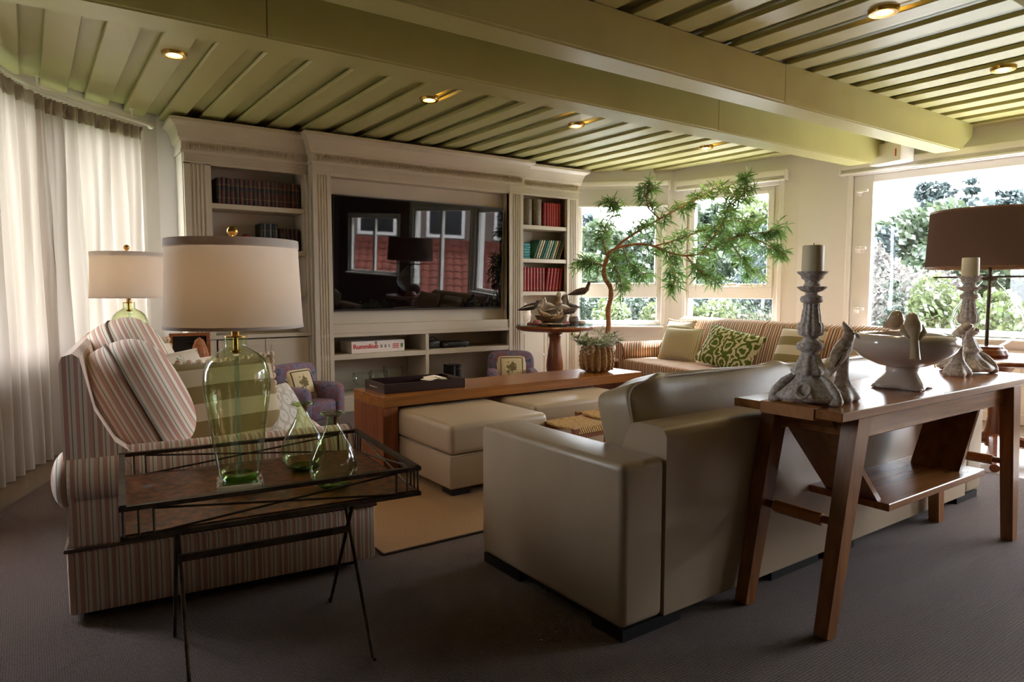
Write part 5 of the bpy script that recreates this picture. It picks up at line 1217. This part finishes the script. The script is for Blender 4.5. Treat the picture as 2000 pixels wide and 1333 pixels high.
shell = MB().lathe([(0.0, 0.0), (0.012, 0.006), (0.022, 0.025), (0.024, 0.04), (0.016, 0.06), (0.008, 0.075), (0, 0.085)], 14, mod=lambda a, z, k: 1 + 0.1 * math.cos(6 * a + z * 60)).mesh('shell', 'shell_white')
for k in range(9):
    a = k * 2.4; r = 0.03 + 0.012 * k * 0.9
    inst('spiral_shell', shell, None, (rtpos(-0.04, -0.02)[0] + r * math.cos(a), rtpos(-0.04, -0.02)[1] + r * math.sin(a), ZR + 0.055 + 0.02 * (r / 0.12)), (R(60 + 30 * math.sin(k)), R(20 * math.cos(k * 2)), a)); o = bpy.context.scene.objects[-1] if False else None
for o in [o for o in COL.objects if o.name.startswith('spiral_shell')]: tag(o, 'pale spiral shell lying in the wooden bowl on the round table', 'shell', 'shells in the wooden bowl')
for (u, v, mt, sc, lb) in ((-0.20, -0.24, 'rose_stone', 1.0, 'dark red rounded pebble at the left front of the round table'), (0.10, -0.26, 'rose_stone', 0.8, 'small red rounded pebble at the right front of the round table'), (0.27, -0.16, 'shell_white', 0.9, 'small white shell mound at the right edge of the round table')):
    t = thing('pebble', lb, 'ornament', rtpos(u, v), 0, GB); m = MB(); m.superq((0, 0, 0.028 * sc), (0.05 * sc, 0.038 * sc, 0.028 * sc), 0.8, 0.9, 20, 12); m.build('stone', mt, t); m = MB(); m.tube([(0.051 * sc * math.cos(i * 0.314), 0.039 * sc * math.sin(i * 0.314), 0.028 * sc) for i in range(20)], 0.0015, 5, closed=True); m.build('vein', 'carved_tan', t)
t = thing('white_dish', 'flat white dish lying at the front of the round table', 'dish', rtpos(0.0, -0.27), 0, GB); m = MB(); m.lathe([(0.04, 0), (0.06, 0.004), (0.10, 0.018), (0.097, 0.021), (0.058, 0.009), (0, 0.007)], 28); m.build('dish', 'carved_white', t); m = MB(); m.lathe([(0.036, 0.0), (0.04, 0.0), (0.04, 0.003), (0.036, 0.003)], 24); m.build('foot_ring', 'carved_tan', t)
t = thing('wooden_pot', 'small turned wooden pot under the duck on the round table', 'pot', rtpos(0.185, -0.19), 0, GB); m = MB(); m.lathe([(0.045, 0), (0.05, 0.01), (0.052, 0.06), (0.044, 0.085), (0.046, 0.09), (0.04, 0.09), (0.038, 0.08), (0, 0.07)], 24); m.build('pot', 'carved_grey', t); m = MB(); m.lathe([(0.053, 0.03), (0.055, 0.035), (0.053, 0.04)], 24, caps=False); m.build('band', 'carved_brown', t)
t = thing('ginger_jar', 'speckled white jar with a small lid on the right bookcase counter', 'jar', (4.78, 6.55, 0.771)); m = MB(); m.lathe([(0.05, 0), (0.06, 0.01), (0.11, 0.07), (0.12, 0.13), (0.10, 0.19), (0.06, 0.225), (0.056, 0.24)], 30); m.build('body', 'shell_white', t); m = MB(); m.lathe([(0.06, 0.24), (0.062, 0.25), (0.05, 0.265), (0.012, 0.275), (0.014, 0.29), (0, 0.298)], 24); m.build('lid', 'carved_white', t)

# ------------------------------------------------------------------ striped window sofa
ws2 = thing('window_sofa', 'long brown and cream striped sofa under the bay windows', 'sofa', (6.22, 5.35, 0.001), math.atan2(-0.98, -0.2)); L2 = 2.95
m = MB(); m.box(0.16, L2 - 0.16, -0.92, -0.05, 0.06, 0.30, 0.012); m.build('base', 'wsofa_stripe_x', ws2)
for k in range(2):
    x0 = 0.17 + k * (L2 - 0.34) / 2; x1 = x0 + (L2 - 0.34) / 2
    prof = [(-0.0, 0.28), (0.03, 0.70), (0.02, 0.83), (-0.03, 0.885), (-0.10, 0.895), (-0.17, 0.86), (-0.22, 0.74), (-0.30, 0.46), (-0.32, 0.28)]
    m = MB(); m.prism(prof, 0, x0 + 0.004, x1 - 0.004); m.build('back_cushion', 'wsofa_stripe_x', ws2, angle=45)
    m = MB(); m.superq(((x0 + x1) / 2, -0.62, 0.37), ((x1 - x0) / 2 - 0.004, 0.335, 0.085), 0.3, 0.15, 48, 14); m.build('seat_cushion', 'wsofa_stripe_x', ws2, angle=60)
for x0, s in ((0.0, 1), (L2, -1)):
    prof = [(x0 + s * a, b) for a, b in [(0.02, 0.06), (0.02, 0.44)] + arc((0.10, 0.515), 0.105, 215, -40, 14) + [(0.18, 0.4), (0.18, 0.06)]]
    m = MB(); m.prism(prof, 1, -0.93, 0.0); a_ = m.build('arm', 'wsofa_stripe', ws2, angle=35)
    m = MB(); m.tube([(x0 + s * a, -0.932, b) for a, b in arc((0.10, 0.515), 0.105, 215, -40, 14)], 0.006, 6); m.build('piping', 'piping_brown', a_)
m = MB()
for x in (0.08, L2 - 0.08):
    for y in (-0.86, -0.06): m.lathe([(0.02, 0), (0.03, 0.062)], 10, c=(x, y, 0))
m.build('foot', 'black_foot', ws2)
W2M = Matrix.Translation(ws2.location) @ Matrix.Rotation(ws2.rotation_euler.z, 4, 'Z')
def wp_(label, mat, x, y, lean, w, h, t, trim=None, rz=0, roll=0, z=0.455, pinch=0.07):
    p = W2M @ Vector((x, y, z)); throw_pillow(label, mat, p, math.degrees(ws2.rotation_euler.z) + rz, lean, w, h, t, trim, 'throw pillows on the window sofa', roll, pinch)
wp_('cream and olive banded pillow with tasselled top at the left end of the window sofa', 'pillow_band', 0.36, -0.42, -20, 0.46, 0.42, 0.14, 'pom')
wp_('finely striped cream pillow in front of the banded one on the window sofa', 'pillow_fine', 0.66, -0.58, -22, 0.50, 0.36, 0.15, 'pillow_fine', rz=14)
wp_('green and cream damask pillow tilted on the window sofa', 'pillow_damask', 1.34, -0.60, -30, 0.66, 0.42, 0.16, None, rz=12, roll=10, z=0.445)
wp_('cream and yellow banded pillow behind the bird statue on the window sofa', 'pillow_band', 2.10, -0.48, -24, 0.46, 0.44, 0.15, None, rz=5)
wp_('plain tan pillow at the far right end of the window sofa', 'pom', 2.72, -0.36, -16, 0.50, 0.40, 0.18, 'pillow_cream', z=0.47)
# low crate with cones beside the window sofa
t = thing('low_chest', 'low pale wooden chest between the round table and the window sofa', 'chest', (5.28, 5.66, 0.001), R(-38)); m = MB(); m.box(-0.22, 0.22, -0.16, 0.16, 0.03, 0.40, 0.006, 1); m.build('body', 'stool_wood', t); m = MB(); m.box(-0.235, 0.235, -0.175, 0.175, 0.40, 0.43, 0.005, 1); m.build('lid', 'window_white', t)
m = MB()
for a in (-0.18, 0.18):
    for b in (-0.12, 0.12): m.box(a - 0.03, a + 0.03, b - 0.03, b + 0.03, 0, 0.03)
m.build('foot', 'black_foot', t)
rs = random.Random(5); cone = MB().lathe([(0.0, 0.0), (0.018, 0.006), (0.026, 0.02), (0.022, 0.036), (0.01, 0.05), (0, 0.056)], 14, mod=lambda a, z, k: 1 + 0.14 * math.cos(7 * a + 3 * k)).mesh('pine_cone', 'carved_brown')
for k in range(11):
    o = inst('pine_cone', cone, None, (5.28 + rs.uniform(-0.14, 0.14), 5.66 + rs.uniform(-0.1, 0.1), 0.433), (0, 0, rs.uniform(0, 6))); tag(o, 'brown pine cone lying on the low chest behind the wicker pot', 'pine cone', 'pine cones on the low chest')

# ------------------------------------------------------------------ small purple armchairs
def child_chair(x, y, rz, label, plabel):
    t = thing('small_armchair', label, 'armchair', (x, y, 0.008), R(rz), 'small purple floral armchairs')
    m = MB(); m.box(-0.16, 0.16, -0.2, 0.12, 0.09, 0.25, 0.03, 3); m.build('seat', 'purple_floral', t, angle=50)
    m = MB(); m.superq((0, 0.15, 0.32), (0.24, 0.075, 0.235), 0.35, 0.45, 32, 18, M=T(0, 0, 0)); m.build('backrest', 'purple_floral', t, angle=60)
    for s in (-1, 1):
        m = MB(); m.superq((s * 0.20, -0.03, 0.235), (0.055, 0.19, 0.15), 0.35, 0.4, 28, 16); m.build('arm', 'purple_floral', t, angle=60)
        for b in (-0.16, 0.15):
            m = MB(); m.lathe([(0.014, 0), (0.02, 0.095)], 10, c=(s * 0.18, b, 0)); m.build('leg', 'cherry_wood', t)
    Mw = Matrix.Translation((x, y, 0.008)) @ Matrix.Rotation(R(rz), 4, 'Z'); p = Mw @ Vector((0, 0.02, 0.252))
    throw_pillow(plabel, 'pillow_palm', p, rz, -18, 0.31, 0.28, 0.10, 'pillow_cream', 'print pillows on the small armchairs', border=0.72)
child_chair(1.90, 5.72, 28, 'small purple floral armchair in front of the left bookcase doors', 'square pillow with a potted palm print on the left small armchair')
child_chair(3.98, 5.62, -30, 'small purple floral armchair behind the bench table near the round table', 'square bordered pillow on the right small armchair')

# ------------------------------------------------------------------ big brown lamp on its round table
BX, BY = 5.50, 1.90
t = thing('round_side_table', 'round wooden side table with a footed base under the brown lamp', 'table', (BX, BY, 0.001))
m = MB(); m.lathe([(0.0, 0.69), (0.40, 0.69), (0.43, 0.70), (0.43, 0.72), (0.42, 0.728), (0, 0.728)], 48); m.build('table_top', 'cherry_wood', t)
m = MB(); m.lathe([(0.06, 0.1), (0.075, 0.18), (0.05, 0.3), (0.06, 0.5), (0.05, 0.6), (0.12, 0.69)], 24); m.build('pedestal', 'cherry_wood', t)
for q in range(4):
    a = q * math.pi / 2 + 0.35; c, s = math.cos(a), math.sin(a); m = MB(); m.tube([(0.04 * c, 0.04 * s, 0.16), (0.2 * c, 0.2 * s, 0.13), (0.36 * c, 0.36 * s, 0.05), (0.43 * c, 0.43 * s, 0.032)], [0.045, 0.04, 0.034, 0.03], 10); m.build('foot', 'cherry_wood', t)
lb = thing('table_lamp', 'large table lamp with a brown drum shade and clear glass body by the wide window', 'lamp', (BX - 0.06, BY + 0.06, 0.7295))
m = MB(); m.lathe([(0.0, 0), (0.13, 0.0), (0.135, 0.02), (0.125, 0.035), (0.12, 0.05), (0.105, 0.06), (0.10, 0.075), (0.0, 0.078)], 32); m.build('wooden_base', 'cherry_wood', lb)
m = MB(); m.lathe([(0.085, 0.078), (0.12, 0.10), (0.20, 0.17), (0.225, 0.24), (0.20, 0.33), (0.13, 0.43), (0.06, 0.50), (0.04, 0.53)], 40, caps=False); m.build('glass_body', 'clear_glass', lb, angle=80)
m = MB(); m.tube([(0, 0, 0.078), (0, 0, 0.95)], 0.012, 10); m.build('pole', 'bronze', lb)
m = MB(); m.tube([(-0.36, 0, 0.555), (0.36, 0, 0.555)], 0.006, 8); m.tube([(0, -0.36, 0.555), (0, 0.36, 0.555)], 0.006, 8); m.lathe([(0.045, 0.53), (0.05, 0.545), (0.02, 0.555)], 20); m.build('cross_bar', 'bronze', lb)
m = MB(); m.lathe([(0.392, 0.615), (0.388, 0.70), (0.380, 0.86), (0.373, 1.005)], 64, caps=False); m.lathe([(0.388, 0.617), (0.369, 1.003)], 64, caps=False); sh = m.build('shade', 'shade_brown', lb, angle=60)
m = MB(); m.lathe([(0.394, 0.612), (0.3935, 0.624), (0.386, 0.624), (0.3865, 0.612)], 64, caps=False); m.build('shade_rim', 'book_tan', sh); m = MB(); m.lathe([(0.375, 0.995), (0.3745, 1.008), (0.367, 1.008), (0.3675, 0.995)], 64, caps=False); m.build('shade_rim', 'book_tan', sh)
m = MB()
for q in range(3): m.tube([(0.37 * math.cos(q * 2.094), 0.37 * math.sin(q * 2.094), 0.99), (0, 0, 0.945)], 0.003, 6)
m.build('spider', 'bronze', lb)
for k, (x, y, r) in enumerate(((5.68, 1.70, 0.1), (5.45, 1.62, 0.085))):
    t = thing('round_pot', ('larger', 'smaller')[k] + ' dark round pot beside the brown lamp, mirrored in the television', 'pot', (x, y, 0.7295), 0, 'dark pots beside the brown lamp'); m = MB(); m.lathe([(r * 0.5, 0), (r * 0.9, r * 0.5), (r, r), (r * 0.85, r * 1.5), (r * 0.5, r * 1.75), (r * 0.55, r * 1.85), (r * 0.45, r * 1.85), (0, r * 1.2)], 28); m.build('pot', 'carved_brown', t); m = MB(); m.tube([(r * 0.52 * math.cos(i * 0.25), r * 0.52 * math.sin(i * 0.25), r * 1.85) for i in range(25)], 0.006, 6, closed=True); m.build('lip', 'carved_brown', t)
# ------------------------------------------------------------------ outside: lawn, trees, roof
plain('lawn', (84, 98, 58), 0.95, c2=(66, 80, 46), nscale=0.6)
tag(MB().box(-60, 120, -90, 140, -4.2, -4.0).build('ground', 'lawn', smooth=False), 'grass ground far below the windows outside', 'ground', kind='structure')
plain('reflector_grey', (200, 198, 196), 0.8, c2=(184, 182, 180), nscale=2)  # unseen pale slab, added to bounce daylight up onto the ceiling
tag(MB().prism([(5.9, 6.95), (6.85, 6.0), (7.2, 4.45), (7.42, 1.2), (7.3, 0.0), (10.6, -0.5), (11.2, 4.0), (10.4, 8.0), (8.0, 10.6), (5.9, 11.0)], 2, -4.0, -0.25).build('reflector', 'reflector_grey', smooth=False), 'unseen pale terrace outside the bay windows', 'reflector', kind='structure')
leafmat('leaf_dark', (39, 51, 42), (57, 69, 55), 0.35, 0.6); leafmat('leaf_mid', (52, 65, 51), (73, 84, 61), 0.35, 0.6)
leafmat('leaf_light', (69, 79, 49), (88, 98, 62), 0.4, 0.6); leafmat('leaf_blue', (51, 61, 62), (67, 79, 79), 0.35, 0.6); leafmat('leaf_blossom', (98, 90, 88), (77, 80, 74), 0.35, 0.5)
plain('tree_trunk', (86, 70, 58), 0.9, c2=(60, 48, 40), nscale=6)
def rquad(m, p, s, rnd):
    n = Vector((rnd.gauss(0, 1), rnd.gauss(0, 1), rnd.gauss(0.3, 1))).normalized(); a = n.orthogonal().normalized(); b = n.cross(a); c = rnd.uniform(0.4, 0.8)
    m.add([p - a * s, p - b * s * c, p + a * s, p + b * s * c], [(0, 1, 2, 3)])
def crown_mesh(kind, seed, W, H, leaf, mat):
    rnd = random.Random(seed); m = MB(); N = 9000 if H < 7 else 8000
    if kind == 'broad':
        blobs = []
        for _ in range(26):
            z = rnd.uniform(0.22, 0.93); rr = math.sqrt(max(0.02, 1 - ((z - 0.55) / 0.5) ** 2)) * rnd.uniform(0.2, 1.0) * 0.42; a = rnd.uniform(0, 6.28)
            blobs.append((Vector((rr * math.cos(a), rr * math.sin(a), z)), rnd.uniform(0.10, 0.19)))
        for k in range(N):
            c, r = blobs[k % 26]; d = Vector((rnd.gauss(0, 1), rnd.gauss(0, 1), rnd.gauss(0, 1))).normalized(); q = rnd.uniform(0.7, 1.05) * r
            rquad(m, Vector(((c.x + d.x * q) * W, (c.y + d.y * q) * W, c.z * H + d.z * q * min(W, H))), leaf * rnd.uniform(0.6, 1.3), rnd)
    else:
        br = []; T_ = 17
        for k in range(T_):
            f = k / (T_ - 1)
            for j in range(int(9 - 4 * f)):
                L = (0.5 * (1 - f) ** 0.8 + 0.03) * rnd.uniform(0.7, 1.1)
                if kind == 'pine': L = (0.10 + 0.55 * (1 if f > 0.55 else 0.55) * (1.08 - f)) * rnd.uniform(0.6, 1.2)
                br.append((rnd.uniform(0, 6.28), L, 0.12 + 0.86 * f, -0.16 if kind != 'pine' else 0.14))
        for k in range(N):
            a, L, z, dr = br[rnd.randrange(len(br))]; q = rnd.random() ** 0.7; w = 0.10 * (1 - q) + 0.02
            rquad(m, Vector(((math.cos(a) * L * q + rnd.gauss(0, w * 0.4)) * W, (math.sin(a) * L * q + rnd.gauss(0, w * 0.4)) * W, z * H + dr * q * L * W + rnd.gauss(0, 0.02 * W))), leaf * rnd.uniform(0.35, 0.75), rnd)
    zm = max(v[2] for v in m.v); m.v = [(v[0], v[1], v[2] * H / zm) for v in m.v]
    me = bpy.data.meshes.new('crown'); me.from_pydata(m.v, [], m.f); me.materials.append(MATS[mat]); return me
TRK = MB().lathe([(0.022, 0), (0.016, 0.1), (0.012, 0.4), (0.007, 0.8), (0.002, 1.0)], 10).mesh('trunk', 'tree_trunk')
def out_tree(px, dist, top_py, width, kind, seed, mat, label, z0=-4.0):
    # a tree standing on the lawn: bearing from the room, distance in metres, and the height its top reaches on the skyline
    a = math.atan((px - 1000) / 1333.0) + R(35.3); x, y = dist * math.sin(a), dist * math.cos(a)
    dep = dist * math.cos(math.atan((px - 1000) / 1333.0)); ztop = 1.2 + (565 - top_py) * dep / 1333.0; H = ztop - z0
    t = thing('tree', label, 'tree', (x, y, z0), seed * 1.7, 'trees outside the windows')
    inst('crown', crown_mesh(kind, int(px), width, H, 0.03 + dist * (0.0022 if dist < 28 else 0.0054), mat), t); inst('trunk', TRK, t, (0, 0, 0), (0, 0, 0), (H * 0.5, H * 0.5, H * 0.92))
# wooded hillside closing the view behind the trees
plain('wooded_hill', (58, 76, 66), 0.95, c2=(92, 112, 96), nscale=0.5, bump=1.0, bscale=0.7, bdist=0.6)
def hillside(u, v):
    a = R(35.3 - 18 + 82 * u); d = 62 + 40 * v
    return (d * math.sin(a), d * math.cos(a), -4 + (9.0 + 1.2 * math.sin(23 * u) + 0.8 * math.sin(57 * u + 1) + 0.5 * math.sin(131 * u)) * math.sin(min(v * 3.0, 1.0) * math.pi / 2))
tag(MB().grid(hillside, 160, 24).build('hillside', 'wooded_hill'), 'wooded green hillside far behind the trees outside', 'hill', kind='structure')
# behind the wide right-hand window
out_tree(1725, 33, 440, 5.0, 'conifer', 1, 'leaf_blue', 'bluish conifer at the left of the wide window')
out_tree(1812, 55, 352, 7.5, 'pine', 2, 'leaf_blue', 'tall flat-topped pine standing above the others in the wide window')
out_tree(1885, 63, 348, 5.0, 'conifer', 0, 'leaf_blue', 'thin spiky conifer just above the brown lampshade')
out_tree(1972, 55, 368, 6.5, 'pine', 1, 'leaf_blue', 'pine at the right edge of the wide window')
out_tree(1790, 40, 398, 6.5, 'broad', 1, 'leaf_mid', 'broad green tree filling the left of the wide window')
out_tree(1862, 47.5, 388, 7.0, 'broad', 2, 'leaf_blue', 'dark bluish tree in the middle of the wide window')
out_tree(1930, 33, 402, 6.0, 'broad', 0, 'leaf_mid', 'broad green tree behind the brown lampshade')
out_tree(2030, 41, 388, 6.5, 'broad', 1, 'leaf_mid', 'broad green tree beyond the right edge of the wide window')
out_tree(1712, 26, 462, 4.6, 'broad', 0, 'leaf_blossom', 'pale blossoming tree low at the left of the wide window')
out_tree(1800, 23, 515, 4.4, 'broad', 2, 'leaf_blossom', 'pale blossoming bush in the middle of the wide window')
out_tree(1742, 18, 545, 2.2, 'conifer', 2, 'leaf_dark', 'small dark pointed conifer low behind the white bird statue')
out_tree(1856, 17, 530, 2.8, 'broad', 1, 'leaf_light', 'bright yellow-green bush left of the brown lamp base')
out_tree(1990, 17.5, 560, 3.2, 'broad', 2, 'leaf_light', 'bright yellow-green bush right of the brown lamp base')
# behind the bay windows
out_tree(1146, 43, 418, 5.0, 'conifer', 1, 'leaf_blue', 'conifer in the bay window beside the bookcase')
out_tree(1195, 33, 430, 6.0, 'broad', 0, 'leaf_mid', 'broad green tree in the bay window beside the bookcase')
out_tree(1270, 41, 415, 6.8, 'broad', 2, 'leaf_dark', 'dark green tree between the two bay windows')
out_tree(1380, 33, 395, 6.0, 'broad', 1, 'leaf_mid', 'tall green tree in the left half of the second bay window')
out_tree(1432, 40.5, 385, 6.5, 'broad', 0, 'leaf_light', 'yellow-green tree in the middle of the second bay window')
out_tree(1490, 26, 440, 4.6, 'broad', 2, 'leaf_blue', 'bluish tree at the right of the second bay window')
out_tree(1172, 20, 566, 3.4, 'broad', 1, 'leaf_dark', 'dark bush low in the first bay window')
out_tree(1240, 15, 575, 2.4, 'broad', 2, 'leaf_light', 'bright rounded bush low in the first bay window')
out_tree(1320, 20, 566, 3.6, 'broad', 2, 'leaf_dark', 'dark bush low behind the window post')
out_tree(1388, 15.5, 580, 2.6, 'broad', 0, 'leaf_light', 'bright bush low in the second bay window')
out_tree(1462, 20.5, 572, 3.8, 'broad', 1, 'leaf_mid', 'green bush low at the right of the second bay window')
# seen as glow through the sheer curtain
out_tree(60, 26, 420, 9.0, 'broad', 1, 'leaf_mid', 'tree beyond the sheer curtain at the far left')
# tiled roof of the neighbouring wing, mirrored in the television
plain('roof_tile', (128, 62, 44), 0.8, c2=(92, 42, 32), nscale=3)
roof = thing('tiled_roof', 'red clay tiled roof and grey house wall outside, mirrored in the television', 'roof', (8.2, -3.6, -0.55), R(-61))
row = MB()
def wav(u, v): return (u * 0.42, v * 10.0, 0.05 * abs(math.sin(v * 10.0 * math.pi / 0.24)) - 0.02 * u)
row.grid(wav, 2, 250); rme = row.mesh('tile_course', 'roof_tile', 60)
for k in range(12): inst('tile_course', rme, roof, (k * 0.36, -5.0, 0.19 * k), (0, R(-28), 0))
m = MB(); m.box(0.02, 4.6, -4.95, 4.95, -4.1, -0.2, 0.0); m.build('gable_wall', 'wall_paint', roof, smooth=False)

plain('house_wall', (120, 106, 98), 0.85)
m = MB(); m.box(4.45, 4.75, -5.2, 5.2, -3.4, 4.6); m.build('house_wall', 'house_wall', roof, smooth=False)
for y in (-3.4, -1.2, 1.0, 3.2):
    m = MB(); m.box(4.40, 4.46, y - 0.62, y - 0.52, 2.35, 3.75); m.box(4.40, 4.46, y + 0.52, y + 0.62, 2.35, 3.75); m.box(4.40, 4.46, y - 0.52, y + 0.52, 2.35, 2.45); m.box(4.40, 4.46, y - 0.52, y + 0.52, 3.65, 3.75); f = m.build('house_window', 'window_white', roof, smooth=False)
    m = MB(); m.box(4.43, 4.455, y - 0.52, y + 0.52, 2.45, 3.65); m.build('dark_pane', 'black_plastic', f, smooth=False)
for k in range(4): inst('eave_course', rme, roof, (3.9 + k * 0.3, -5.0, 4.1 + 0.19 * k), (0, R(-28), 0))
